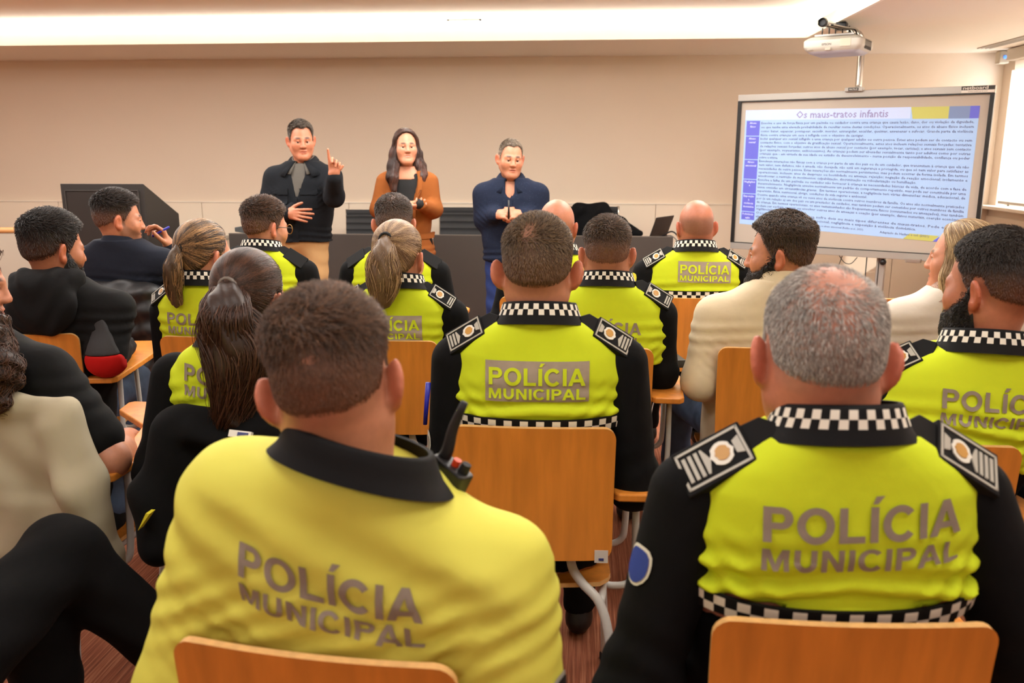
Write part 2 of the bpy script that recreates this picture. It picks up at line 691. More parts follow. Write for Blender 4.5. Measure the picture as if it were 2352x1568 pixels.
for y in np.linspace(WY0, WY1, 5):
    g.box((XR + 0.13, y, (WZ0 + WZ1) / 2), (0.05, 0.06, WZ1 - WZ0))
for z in (WZ0 + 0.02, WZ1 - 0.02):
    g.box((XR + 0.13, (WY0 + WY1) / 2, z), (0.05, WY1 - WY0, 0.05))
win = struct('window_1', g, M_TRIMW)
_yy = np.linspace(WY0, WY1, 5)
for k in range(4):
    G().box((XR + 0.13, (_yy[k] + _yy[k + 1]) / 2, (WZ0 + WZ1) / 2), (0.006, _yy[k + 1] - _yy[k] - 0.05, WZ1 - WZ0 - 0.06)).build('window_pane', M_GLASS, win)
# ceilings: low soffit along the front, low strip on the right, recess with a lip
struct('ceiling', G().box(((XL + XR) / 2, (YB + 8.3) / 2, ZR + 0.03), (XR - XL + 0.3, 8.5 - YB, 0.06)), M_RECESS)
YL, XLIP = 7.27, 1.78
g = G()
g.box(((XL + XR) / 2, (YL + YF) / 2 + 0.03, ZC + 0.012), (XR - XL + 0.3, YF - YL + 0.04, 0.024))
g.box(((XLIP + XR) / 2 + 0.05, (YB + YL) / 2, ZC + 0.012), (XR - XLIP + 0.08, YL - YB + 0.02, 0.024))
struct('ceiling_soffit', g, M_CEIL)
g = G()
g.box(((XL + XLIP) / 2, YL + 0.004, ZC + 0.042), (XLIP - XL, 0.024, 0.092))
g.box((XLIP - 0.004, (YB + YL) / 2, ZC + 0.042), (0.024, YL - YB, 0.092))
struct('trim_3', g, M_RECESS)
g = G()
g.box(((XL + XR) / 2, 8.36, 2.49), (XR - XL + 0.3, 0.04, 0.16))
g.box((2.5, (YB + YL) / 2, 2.49), (0.04, YL - YB, 0.16))
struct('trim_4', g, M_RECESS)

# air grille on the recess ceiling
t = thing('air_grille', 'white slotted air grille high in the bright ceiling recess', 'air grille', (-0.965, 7.42, ZR - 0.001))
G().box((0, 0, -0.003), (0.26, 0.22, 0.006)).build('backing', M_BLACK, t)
g = G()
for s in (-1, 1):
    g.box((0, s * 0.115, -0.006), (0.28, 0.02, 0.012))
    g.box((s * 0.135, 0, -0.006), (0.02, 0.25, 0.012))
g.build('frame', M_WHITEP, t)
for k in range(5):
    G().box((0, -0.08 + 0.04 * k, -0.008), (0.25, 0.022, 0.01), rot(rx=0.5)).build('slat', M_WHITEP, t)
# linear slot diffuser in the low ceiling on the right
t = thing('slot_diffuser', 'long narrow slotted air vent in the low ceiling by the window', 'air vent', (3.49, 6.9, ZC))
G().box((0, 0, -0.001), (0.10, 2.4, 0.002)).build('backing', M_BLACK, t)
for s in (-0.05, -0.018, 0.018, 0.05):
    G().box((s, 0, -0.004), (0.016, 2.44, 0.008)).build('slat', M_WHITEP, t)

# roller blinds with their head box
M_BLIND = bpy.data.materials.new('blind_cloth')
M_BLIND.use_nodes = True
_nt = M_BLIND.node_tree
for n in list(_nt.nodes):
    if n.type == 'BSDF_PRINCIPLED':
        _nt.nodes.remove(n)
_out = [n for n in _nt.nodes if n.type == 'OUTPUT_MATERIAL'][0]
_d = _nt.nodes.new('ShaderNodeBsdfDiffuse')
_d.inputs[0].default_value = lin((244, 236, 226))
_t = _nt.nodes.new('ShaderNodeBsdfTranslucent')
_t.inputs[0].default_value = lin((244, 236, 226))
_mx = _nt.nodes.new('ShaderNodeMixShader')
_mx.inputs[0].default_value = 0.5
_nt.links.new(_d.outputs[0], _mx.inputs[1])
_nt.links.new(_t.outputs[0], _mx.inputs[2])
_nt.links.new(_mx.outputs[0], _out.inputs[0])
for k, (y0, y1) in enumerate(((5.112, 8.17), (2.05, 5.108))):
    lab = ['white roller blind nearest the front corner, lowered over the window', 'white roller blind nearer the camera, lowered over the window'][k]
    t = thing('roller_blind', lab, 'blind', (XR - 0.055, (y0 + y1) / 2, 0), 0, 'roller blinds on the right window')
    G().box((0, 0, (WZ0 + 0.07 + 2.30) / 2), (0.003, y1 - y0, 2.30 - WZ0 - 0.07)).build('blind_cloth', M_BLIND, t)
    G().box((0, 0, WZ0 + 0.06), (0.02, y1 - y0, 0.025)).build('bottom_bar', M_WHITEP, t)
    G().box((-0.02, 0.0, 2.335), (0.13, y1 - y0 - 0.004, 0.10)).build('head_box', mat('blind_box', (212, 204, 190), 0.5), t, bevel=0.006)
t = thing('motion_sensor', 'small beige sensor box under the ceiling in the front right corner', 'sensor', (XR - 0.10, 8.33, 2.33))
G().box((0, 0, 0), (0.09, 0.09, 0.11)).build('housing', mat('sensor_beige', (190, 178, 158), 0.5), t, bevel=0.01)
G().lathe([(0.0, 0.046), (0.014, 0.046), (0.016, 0.05), (0.008, 0.056)], 12, (0, 0, 0), rot(rx=PI / 2)).build('lens', mat('sensor_led', (90, 150, 255), 0.3, emit=1.0), t, smooth=True)


# ------------------------------------------------------------------ lectern
t = thing('lectern', 'tall dark lectern whose top slopes down behind its panel, by the left wall', 'lectern', (-3.355, 5.85, 0), 0)
G().prism([(0.0, 0.0), (0.50, 0.0), (0.50, 1.045), (0.0, 1.287)], -0.305, 0.305, axis=0).build('body', M_LECT, t, bevel=0.004)
G().prism([(-0.265, 0.06), (0.262, 0.06), (0.262, 1.235), (-0.265, 1.235)], -0.008, 0.004, axis=1).build('inset_panel', M_LECT2, t, bevel=0.002)
g = G()
for a, b in (((-0.272, 0.055), (-0.267, 1.242)), ((0.264, 0.055), (0.269, 1.242))):
    g.box(((a[0] + b[0]) / 2, -0.006, 0.643), (0.006, 0.014, 1.19))
g.box((0, -0.006, 1.239), (0.53, 0.014, 0.006))
g.build('panel_frame', mat('lectern_frame', (62, 59, 56), 0.4), t)

# ------------------------------------------------------------------ long desk of two units, with modesty panels
DX0, DXM, DX1, DY = -2.86, -1.177, 0.735, 6.8
for k, (a, b) in enumerate(((DX0, DXM - 0.008), (DXM + 0.008, DX1))):
    lab = ['dark grey panel-fronted desk unit on the left, behind the pointing man', 'dark grey panel-fronted desk unit on the right, carrying the laptop'][k]
    t = thing('desk', lab, 'desk', ((a + b) / 2, DY, 0), 0, 'front desk units')
    w = b - a
    G().box((0, 0.0125, 0.435), (w, 0.025, 0.83)).build('front_panel', M_DESK, t, bevel=0.002)
    G().box((0, 0.0125, 0.853), (w, 0.027, 0.006)).build('panel_edge', M_DESK_EDGE, t)
    G().box((0, 0.39, 0.735), (w, 0.73, 0.03)).build('desk_top', M_DESK, t, bevel=0.003)
    for s in (-1, 1):
        G().box((s * (w / 2 - 0.0125), 0.39, 0.36), (0.025, 0.70, 0.72)).build('side_panel', M_DESK, t)
    if k == 0:
        G().box((w / 2 + 0.006, -0.006, 0.70), (0.014, 0.010, 0.16)).build('joint_bracket', M_SILVER, t)


# ------------------------------------------------------------------ black office chairs behind the desk
def office_chair(x, y, h, label):
    t = thing('office_chair', label, 'chair', (x, y, 0), PI + random.uniform(-0.05, 0.05), 'office chairs behind the desk')
    w = 0.43
    P = []
    for i, zz in enumerate(np.linspace(0.50, h, 33)):
        k = (zz - 0.50) / (h - 0.50)
        row = []
        for u in np.linspace(-1, 1, 9):
            rib = 0.012 * (1 - ((k * 8) % 1.0 - 0.5) ** 2 * 4) if k < 0.93 else 0.0
            row.append((u * w / 2, -0.20 - 0.06 * k - 0.02 * (1 - u * u) - rib, zz))
        P.append(row)
    P = np.array(P)
    g = G().grid(P)
    P2 = P.copy()
    P2[..., 1] += 0.05
    g.grid(P2, flip=True)
    n = P.shape
    for e in ((P[:, 0], P2[:, 0]), (P2[:, -1], P[:, -1]), (P2[0], P[0]), (P[-1], P2[-1])):
        g.grid(np.stack([e[0], e[1]], 0))
    g.build('backrest', M_OFFICE, t, smooth=True, sharp=50)
    for s in (-1, 1):
        G().tube([(s * 0.222, -0.255, h + 0.004), (s * 0.222, -0.235, 0.75), (s * 0.222, -0.19, 0.48), (s * 0.2, 0.2, 0.44)], 0.012, 8, sub=4).build('side_rail', M_CHROME, t, smooth=True)
        G().tube([(s * 0.24, -0.21, 0.66), (s * 0.27, -0.05, 0.67), (s * 0.27, 0.12, 0.66), (s * 0.24, 0.15, 0.46)], 0.014, 8, sub=4).build('armrest', M_BLACK, t, smooth=True)
    G().box((0, 0.02, 0.455), (0.44, 0.44, 0.05)).build('seat', M_OFFICE, t, bevel=0.015)
    G().lathe([(0.03, 0.08), (0.03, 0.43)], 12).build('gas_lift', M_CHROME, t, smooth=True)
    for k in range(5):
        a = 2 * PI * k / 5 + 0.3
        lg = G().tube([(0.03 * math.cos(a), 0.03 * math.sin(a), 0.10), (0.29 * math.cos(a), 0.29 * math.sin(a), 0.07)], [0.02, 0.014], 8).build('base_arm', M_CHROME, t, smooth=True)
        G().lathe([(0.0, -0.012), (0.026, -0.012), (0.026, 0.012), (0.0, 0.012)], 12, (0.29 * math.cos(a), 0.29 * math.sin(a), 0.028), rot(rx=PI / 2, rz=a)).build('caster', M_RUBBER, lg, smooth=True, sharp=40)
    return t


office_chair(-1.985, 7.76, 0.972, 'black ribbed office chair between the pointing man and the woman in tan')
office_chair(-1.095, 7.76, 0.998, 'black ribbed office chair between the woman in tan and the man in navy')
office_chair(0.135, 7.76, 1.012, 'black ribbed office chair with a coat thrown over it, behind the desk')

# small dark screen standing at the desk's left end
t = thing('desk_screen', 'small dark grey screen standing at the left end of the desk', 'screen', (-2.80, 7.05, 0.75), 0.35)
G().box((0, 0, 0.008), (0.14, 0.10, 0.012)).build('foot', M_BLACK, t, bevel=0.003)
G().prism([(-0.10, 0.10), (0.10, 0.06), (0.10, 0.165), (-0.10, 0.135)], -0.008, 0.008, axis=1).build('panel', mat('screen_grey', (76, 78, 78), 0.4), t, bevel=0.003)
G().box((0, 0.005, 0.05), (0.03, 0.014, 0.11)).build('neck', M_BLACK, t)

# laptop on the desk, seen from behind, screen leaning
t = thing('laptop', 'black open laptop on the right end of the desk', 'laptop', (0.605, 7.02, 0.75), math.radians(58))
G().box((0, 0.10, 0.010), (0.31, 0.22, 0.018)).build('keyboard_base', M_BLACK, t, bevel=0.004)
R = rot(rx=math.radians(20))
lid = G().box(R @ np.array([0, 0, 0.125]) + np.array([0, -0.01, 0.018]), (0.31, 0.008, 0.245), R).build('screen_lid', mat('laptop_lid', (30, 28, 28), 0.35), t, bevel=0.004)
G().box(R @ np.array([0, 0.0055, 0.125]) + np.array([0, -0.01, 0.018]), (0.285, 0.002, 0.21), R).build('display', mat('laptop_display', (40, 44, 52), 0.2), lid)
# cables from the laptop over the desk end
c1 = G().tube([(0.60, 7.10, 0.765), (0.68, 7.04, 0.84), (0.75, 7.02, 0.875), (0.80, 6.95, 0.82), (0.815, 6.92, 0.70), (0.82, 6.95, 0.45), (0.90, 7.0, 0.006)], 0.006, 8, sub=6).build('laptop_cable', M_RUBBER, smooth=True)
tag(c1, 'thick black cable arching from the laptop over the desk end', 'cable')
c2 = G().tube([(0.64, 7.12, 0.765), (0.72, 7.06, 0.84), (0.79, 7.0, 0.80), (0.83, 6.97, 0.66), (0.84, 7.0, 0.3), (0.98, 7.1, 0.005)], 0.004, 8, sub=6).build('laptop_cable', mat('grey_cable', (120, 118, 115), 0.5), smooth=True)
tag(c2, 'thin grey cable hanging beside the thick black one at the desk end', 'cable')

# low balustrade at the far left with a wooden handrail
t = thing('balustrade', 'low balustrade with a wooden handrail by the left wall', 'railing', (-5.1, 6.75, 0))
R = rot(rz=0.06)
G().box((0, 0, 0.445), (2.2, 0.03, 0.80)).build('infill_panel', mat('frosted_panel', (182, 172, 156), 0.3), t)
G().tube([(-1.1, 0, 0.855), (1.1, 0, 0.880)], 0.024, 10).build('handrail', M_BENCH, t, smooth=True)
for x in (-1.05, 0, 1.05):
    G().box((x, 0.03, 0.435), (0.03, 0.03, 0.87)).build('post', M_SILVER, t)
t = thing('low_shelf', 'low pale wall shelf to the right of the lectern', 'shelf', (-3.85, 8.30, 0))
G().box((0, 0, 0.665), (0.75, 0.30, 0.025)).build('top_board', mat('shelf_grey', (160, 152, 138), 0.5), t, bevel=0.003)
G().box((0, 0.02, 0.33), (0.72, 0.26, 0.645)).build('cabinet_body', M_PANEL, t, bevel=0.003)


# ------------------------------------------------------------------ interactive whiteboard on its stand
BD = thing('whiteboard', 'interactive whiteboard on a stand showing a page of text', 'whiteboard', (2.0355, 6.7605, 0), math.radians(-30.4))
bw = 0.906
G().box((0, 0.02, 1.335), (2 * bw - 0.02, 0.03, 1.20)).build('panel', M_BOARD, BD)
fr = G().box((0, 0.015, 1.925), (2 * bw, 0.05, 0.05)).build('top_rail', M_SILVER, BD, bevel=0.003)
G().box((0, 0.015, 0.748), (2 * bw, 0.05, 0.052)).build('bottom_rail', M_SILVER, BD, bevel=0.003)
for s in (-1, 1):
    G().box((s * (bw - 0.014), 0.012, 1.337), (0.028, 0.052, 1.125)).build('side_rail', M_BLACK, BD, bevel=0.003)
G().box((0, -0.006, 1.896), (2 * bw - 0.05, 0.014, 0.008)).build('gasket', M_BLACK, BD)
G().box((0, -0.006, 0.777), (2 * bw - 0.05, 0.014, 0.005)).build('gasket', M_BLACK, BD)
G().box((0.505, -0.03, 0.722), (0.105, 0.05, 0.026)).build('pen_tray', mat('tray_taupe', (140, 124, 112), 0.5), BD, bevel=0.004)
for sx in (-0.30, 0.265):
    p = G().box((sx, 0.07, 0.86), (0.06, 0.05, 1.64)).build('post', M_SILVER, BD, bevel=0.004)
    G().box((sx - 0.012, 0.044, 0.70), (0.006, 0.004, 1.3)).build('groove', M_BLACK, p)
    G().lathe([(0.0, 0), (0.022, 0), (0.024, 0.02), (0.018, 0.035)], 12, (sx + 0.02, 0.045, 0.690), rot(rx=PI / 2)).build('clamp_knob', M_BLACK, p, smooth=True)
    G().box((sx, 0.07, 0.04), (0.06, 0.70, 0.05)).build('foot', M_SILVER, BD, bevel=0.005)
G().box((0, 0.07, 0.22), (0.62, 0.04, 0.05)).build('cross_bar', M_SILVER, BD)
cg = G()
cg.tube([(-0.05, 0.06, 0.72), (0.00, 0.05, 0.665), (0.05, 0.05, 0.66), (0.09, 0.06, 0.71)], 0.003, 6, sub=6)
cg.tube([(-0.02, 0.06, 0.72), (-0.05, 0.05, 0.60), (-0.09, 0.06, 0.40), (-0.10, 0.06, 0.02)], 0.003, 6, sub=6)
cg.build('cable_loop', M_RUBBER, BD, smooth=True)
G().tube([(0.16, 0.06, 0.72), (0.16, 0.06, 0.4), (0.15, 0.07, 0.02)], 0.004, 6).build('cable', M_RUBBER, BD, smooth=True)

# the projected page: real light from the screen surface
M_SLIDE = mat('slide_light', (158, 190, 232), 0.5, emit=0.20)
M_SLIDE_TOP = mat('slide_light_header', (188, 206, 242), 0.5, emit=0.18)
M_ST = mat('slide_text', (92, 92, 140), 0.5, emit=0.03)
M_STT = mat('slide_title', (146, 142, 190), 0.5, emit=0.05)
M_SH = mat('slide_violet', (96, 100, 205), 0.5, emit=0.16)
M_SW = mat('slide_white', (214, 224, 250), 0.5, emit=0.25)
M_SY = mat('slide_yellow', (190, 192, 100), 0.5, emit=0.08)
M_SG = mat('slide_greyblue', (118, 140, 184), 0.5, emit=0.10)


def bilin(u, v):
    """slide coordinates (0..1, 0..1 from the top) to the board plane"""
    TL, TR, BL, BR = (-0.842, 1.830), (0.823, 1.816), (-0.842, 0.929), (0.821, 0.859)
    x = (TL[0] * (1 - u) + TR[0] * u) * (1 - v) + (BL[0] * (1 - u) + BR[0] * u) * v
    z = (TL[1] * (1 - u) + TR[1] * u) * (1 - v) + (BL[1] * (1 - u) + BR[1] * u) * v
    return x, z


def slide_poly(name, pts, m, y, parent=BD):
    V = []
    for yy in (y, y + 0.0008):
        for u, v in pts:
            x, z = bilin(u, v)
            V.append((x, yy, z))
    n = len(pts)
    F = [tuple(range(n)), tuple(range(2 * n - 1, n - 1, -1))] + [(i, n + i, n + (i + 1) % n, (i + 1) % n) for i in range(n)]
    return mesh_obj(name, V, F, m, parent, smooth=False)


def rect(u0, v0, u1, v1):
    return [(u0, v0), (u0, v1), (u1, v1), (u1, v0)]


SL = slide_poly('slide', rect(0, 0, 1, 1), M_SLIDE, 0.0035)
slide_poly('slide_header', rect(0, 0, 0.735, 0.085), M_SLIDE_TOP, 0.0028, SL)
slide_poly('slide_shape', [(0.735, 0.0), (0.745, 0.088), (0.885, 0.088), (0.885, 0.0)], M_SY, 0.0028, SL)
slide_poly('slide_shape', rect(0.885, 0, 0.965, 0.088), M_SG, 0.0028, SL)
slide_poly('slide_shape', rect(0.965, 0, 1.0, 0.088), M_SH, 0.0028, SL)
slide_poly('slide_shape', [(0.78, 0.955), (0.755, 1.0), (0.875, 1.0), (0.90, 0.955)], M_SY, 0.0028, SL)
slide_poly('slide_shape', [(0.90, 0.962), (0.875, 1.0), (1.0, 1.0), (1.0, 0.962)], M_SH, 0.0028, SL)
HB = [0.088, 0.222, 0.425, 0.598, 0.725, 0.885, 0.96]
HT = [['Abuso', 'físico'], ['Abuso', 'sexual'], ['Abuso', 'emocional'], ['Negligênci', 'a'], ['Exposição', 'à', 'violência', 'doméstica'], ['Polivitimiz', 'ação']]
for a, b in zip(HB[:-1], HB[1:]):
    slide_poly('slide_row_header', rect(0.008, a + 0.004, 0.073, b - 0.003), M_SH, 0.0028, SL)


def slide_lines(name, lines, m):
    """lines: (text, u0, v_baseline, height, u1 or None to keep its own width, bold)"""
    allV, allF = [], []
    for s, u0, v, hgt, u1, bold, centre in lines:
        V, F = text_mesh(s, 1.0, bold, 1, 0, 'LEFT')
        if len(V) == 0:
            continue
        x0, x1 = V[:, 0].min(), V[:, 0].max()
        sx = hgt * 0.545
        if u1 is not None:
            sx = (u1 - u0) / (x1 - x0)
        U = u0 + (V[:, 0] - x0) * sx
        if centre:
            U -= (x1 - x0) * sx / 2
        VV = v - V[:, 1] * hgt
        n = len(allV)
        for a, b in zip(U, VV):
            x, z = bilin(a, b)
            allV.append((x, 0.0018, z))
        allF += [tuple(i + n for i in f) for f in F]
    return mesh_obj(name, np.array(allV), allF, m, SL, smooth=False)


BODY = [
    ('Envolve o uso de força física por um pai/mãe ou cuidador contra uma criança que causa lesão, dano, dor ou violação da dignidade,', 1),
    ('ou que tenha uma elevada probabilidade de resultar numa destas condições. Operacionalmente, os atos de abuso físico incluem', 1),
    ('como: bater, espancar, pontapear, sacudir, morder, estrangular, escaldar, queimar, envenenar e sufocar. Grande parte da violência', 1),
    ('física contra crianças em casa é infligida com o objetivo de castigar.', 0.52),
    ('Inclui qualquer ato sexual infligido a uma criança por qualquer adulto ou outra pessoa. Estes atos podem ser de contacto ou sem', 1),
    ('contacto físico, com o objetivo de gratificação sexual. Operacionalmente, estes atos incluem relações sexuais forçadas; tentativa', 1),
    ('de relações sexuais forçadas; outros atos de abuso sexual por contacto (por exemplo, tocar, carícias); e atos sexuais sem contacto', 1),
    ('(por exemplo, voyeurismo, exibicionismo). As crianças podem ser abusadas sexualmente tanto por adultos como por outras', 1),
    ('crianças que - em virtude da sua idade ou estádio de desenvolvimento - numa posição de responsabilidade, confiança ou poder', 1),
    ('sobre a vítima.', 0.1),
    ('Envolvem interações não físicas com a criança por parte de um dos pais ou de um cuidador, que transmitem à criança que ela não', 1),
    ('tem valor, tem defeitos, não é amada, não desejada, não está em segurança e protegida, ou que só tem valor para satisfazer as', 1),
    ('necessidades de outra pessoa. Estas interações são normalmente persistentes, mas podem ocorrer de forma isolada. Em termos', 1),
    ('operacionais, incluem: atos de desprezo ou hostilidade ou ameaça; rejeição; negação de reação emocional; isolamento e', 1),
    ('amedrontar; a restrição de movimentos; culpabilização, discriminação ou ridicularização ou humilhação.', 0.78),
    ('Envolve a falha de um pai/mãe ou cuidador não fornecer à criança as necessidades básicas de vida, de acordo com a fase de', 1),
    ('desenvolvimento. Negligência envolve normalmente um padrão de comportamento repetido, mas pode ser constituída por uma', 1),
    ('única omissão em circunstâncias graves.  Em termos operacionais, a negligência tem várias dimensões: médica, educacional, de', 1),
    ('supervisão, física, nutricional, abrigo, condições de vida seguras e ambiental.', 0.56),
    ('Ocorre quando uma criança vê ou ouve atos de violência contra outros membros da família. Os atos são normalmente praticados', 1),
    ('por (e em relação a) um dos pais ou um prestador de cuidados, mas também podem ser cometidos por outros membros da família', 1),
    ('da criança. Em termos operacionais, os atos testemunhados são frequentemente físicos (consumados ou ameaçados), mas também', 1),
    ('podem ser verbais, sexuais ou envolver outros atos de ameaças e coação (por exemplo, danos materiais, coerção económica,', 1),
    ('vigilância).', 0.09),
    ('Ocorrem quando uma criança sofre dois ou mais tipos diferentes de maus-tratos. Pode envolver', 1),
    ('abuso físico, abuso sexual, abuso emocional, negligência e exposição à violência doméstica.', 0.80),
]
VB = [0.121, 0.155, 0.189, 0.222, 0.253, 0.285, 0.317, 0.349, 0.381, 0.413, 0.445, 0.477, 0.509, 0.541, 0.573,
      0.607, 0.639, 0.671, 0.703, 0.737, 0.769, 0.801, 0.833, 0.862, 0.896, 0.928]
_ln = [(s, 0.080, v, 0.0275, 0.080 + (0.985 - 0.080) * w, 0.006, False) for (s, w), v in zip(BODY, VB)]
_ln.append(('negligência ou abuso emocional (Rebbe et al., 2021).', 0.34, 0.963, 0.022, 0.585, 0.004, False))
_ln.append(('Adaptado de Haslam e col. (2021)', 0.655, 0.972, 0.024, 0.86, 0.004, False))
slide_lines('slide_text', _ln, M_ST)
slide_lines('slide_title', [('Os maus-tratos infantis', 0.243, 0.072, 0.082, 0.645, 0.012, False)], M_STT)
_ln = []
for hs, a in zip(HT, HB):
    for i, s in enumerate(hs):
        _ln.append((s, 0.040, a + 0.03 + 0.031 * i, 0.024, None, 0.01, True))
slide_lines('slide_row_text', _ln, M_SW)['kind'] = 'stuff'


def flat_text(name, s, size, M4, m, parent, bold=0.0, width=None, res=3):
    """text laid on a plane given by origin, right and up vectors"""
    V, F = text_mesh(s, size, bold, res)
    if width:
        V[:, 0] *= width / (V[:, 0].max() - V[:, 0].min())
    V[:, 0] -= (V[:, 0].max() + V[:, 0].min()) / 2
    o, r, u = (np.array(a, float) for a in M4)
    return mesh_obj(name, o + V[:, :1] * r + V[:, 1:2] * u, F, m, parent, smooth=False)


lb = G().box((0.80, -0.0115, 1.935), (0.205, 0.003, 0.026)).build('maker_label', mat('label_black', (52, 48, 44), 0.4), BD)
G().box((0.80, -0.0112, 1.912), (0.205, 0.0024, 0.018)).build('maker_label', M_PAPER, BD)
flat_text('label_lettering', 'netboard', 0.030, ((0.785, -0.0138, 1.926), (1, 0, 0), (0, 0, 1)), M_PAPER, lb, 0.01, 0.155)
flat_text('label_lettering', 'www.netboard.com', 0.010, ((0.80, -0.0132, 1.909), (1, 0, 0), (0, 0, 1)), M_BLACK, lb, 0.0, 0.12, 1)
# pole, clamp and short-throw projector above the board
PJ = thing('projector_mount', 'chrome pole and curved arm rising from the top of the whiteboard', 'mount', (2.0355, 6.7605, 0), math.radians(-30.4))
cl = G().box((-0.018, -0.005, 1.956), (0.125, 0.07, 0.030)).build('clamp', M_SILVER, PJ, bevel=0.003)
G().box((-0.018, -0.0415, 1.956), (0.072, 0.003, 0.022)).build('name_plate', M_BLACK, cl)
flat_text('plate_lettering', 'NAUTILUS', 0.018, ((-0.018, -0.0436, 1.950), (1, 0, 0), (0, 0, 1)), M_PAPER, cl, 0.01, 0.058)
G().tube([(0.0, 0.03, 1.94), (0.0, 0.03, 2.18), (0.0, 0.025, 2.27), (-0.01, -0.02, 2.335), (-0.04, -0.10, 2.355), (-0.08, -0.35, 2.36), (-0.105, -0.62, 2.362)], 0.024, 14, sub=5).build('pole', M_CHROME, PJ, smooth=True)
G().lathe([(0.014, -0.012), (0.031, -0.012), (0.031, 0.018), (0.026, 0.024), (0.022, 0.018), (0.022, 0.0)], 18, (-0.107, -0.632, 2.362), rot(rx=PI / 2)).build('end_cap', M_BLACK, PJ, smooth=True, sharp=40)
G().box((-0.055, -0.36, 2.362), (0.075, 0.10, 0.05), rot(rz=0.12)).build('slide_clamp', M_BLACK, PJ, bevel=0.004)
pr = thing('projector', 'white short-throw projector hanging from the curved arm above the whiteboard', 'projector', (2.0355, 6.7605, 0), math.radians(-30.4))
s = SDF()
s.box((-0.06, -0.38, 2.225), (0.40, 0.34, 0.115), rad=0.035)

V, F = s.mesh(0.008)
q = V.copy()
k = sstep(2.22, 2.165, q[:, 2])
V[:, 0] = -0.06 + (V[:, 0] + 0.06) * (1 - 0.16 * k)
V[:, 1] = -0.38 + (V[:, 1] + 0.38) * (1 - 0.10 * k)
k = sstep(2.255, 2.285, q[:, 2])
V[:, 0] = -0.06 + (V[:, 0] + 0.06) * (1 - 0.12 * k)
fc = V[F].mean(1)[:, 2]
mi = np.where(fc > 2.258, 1, np.where(fc < 2.185, 2, 0))
mesh_obj('housing', V, F, [M_WHITEP, M_GREYP, M_UNDER], pr, midx=mi)
flat_text('housing_lettering', 'EPSON', 0.020, ((-0.095, -0.5515, 2.222), (1, 0, 0), (0, 0, 1)), mat('print_dark', (70, 66, 62), 0.5), pr, 0.01, 0.062)
G().box((0.03, -0.5505, 2.235), (0.07, 0.003, 0.05)).build('sticker', mat('sticker_beige', (196, 186, 166), 0.5), pr)
G().box((-0.085, -0.5505, 2.198), (0.036, 0.003, 0.016)).build('sticker', mat('sticker_grey', (178, 168, 150), 0.5), pr)
G().box((-0.205, -0.549, 2.198), (0.04, 0.004, 0.004)).build('button_row', M_GREYP, pr)
for k in range(9):
    G().box((0.138, -0.46 + 0.02 * k, 2.225), (0.006, 0.009, 0.06)).build('vent_slot', mat('vent_dark', (70, 68, 66), 0.6), pr)
G().box((-0.07, -0.42, 2.297), (0.27, 0.10, 0.014)).build('mounting_plate', M_SILVER, pr, bevel=0.003)
for k in range(5):
    G().tube([(-0.155 + 0.045 * k, -0.46 + 0.01 * (k % 2), 2.30), (-0.155 + 0.045 * k, -0.46, 2.348)], [0.004, 0.006], 8).build('mounting_bolt', M_BLACK, pr, smooth=True)
for k in range(4):
    x = 0.02 + 0.018 * k
    G().tube([(-0.10 + 0.02 * k, -0.60, 2.345), (-0.05 + 0.02 * k, -0.52, 2.335), (x, -0.46, 2.325), (x + 0.02, -0.44, 2.29)], 0.005, 8, sub=6).build('cable', [M_RUBBER, M_GREYP][k % 2], pr, smooth=True)


# ------------------------------------------------------------------ lecture chairs with writing tablets
def plywood(name, P, th, parent, mats=None):
    """sheet from a grid of points P (rows, cols, 3), thickness th along +normal, with an edge material"""
    a, b = P.shape[:2]
    du = np.gradient(P, axis=1)
    dv = np.gradient(P, axis=0)
    N = np.cross(du, dv)
    N /= np.linalg.norm(N, axis=2, keepdims=True) + 1e-9
    Q = P + N * th
    g = G().grid(P, 0, flip=True).grid(Q, 0)
    for e, fl in (((P[:, 0], Q[:, 0]), False), ((P[:, -1], Q[:, -1]), True), ((P[0], Q[0]), True), ((P[-1], Q[-1]), False)):
        g.grid(np.stack([e[0], e[1]], 0), 1, flip=fl)
    return g.build(name, mats or [M_WOOD, M_WOOD_EDGE], parent, sharp=40)


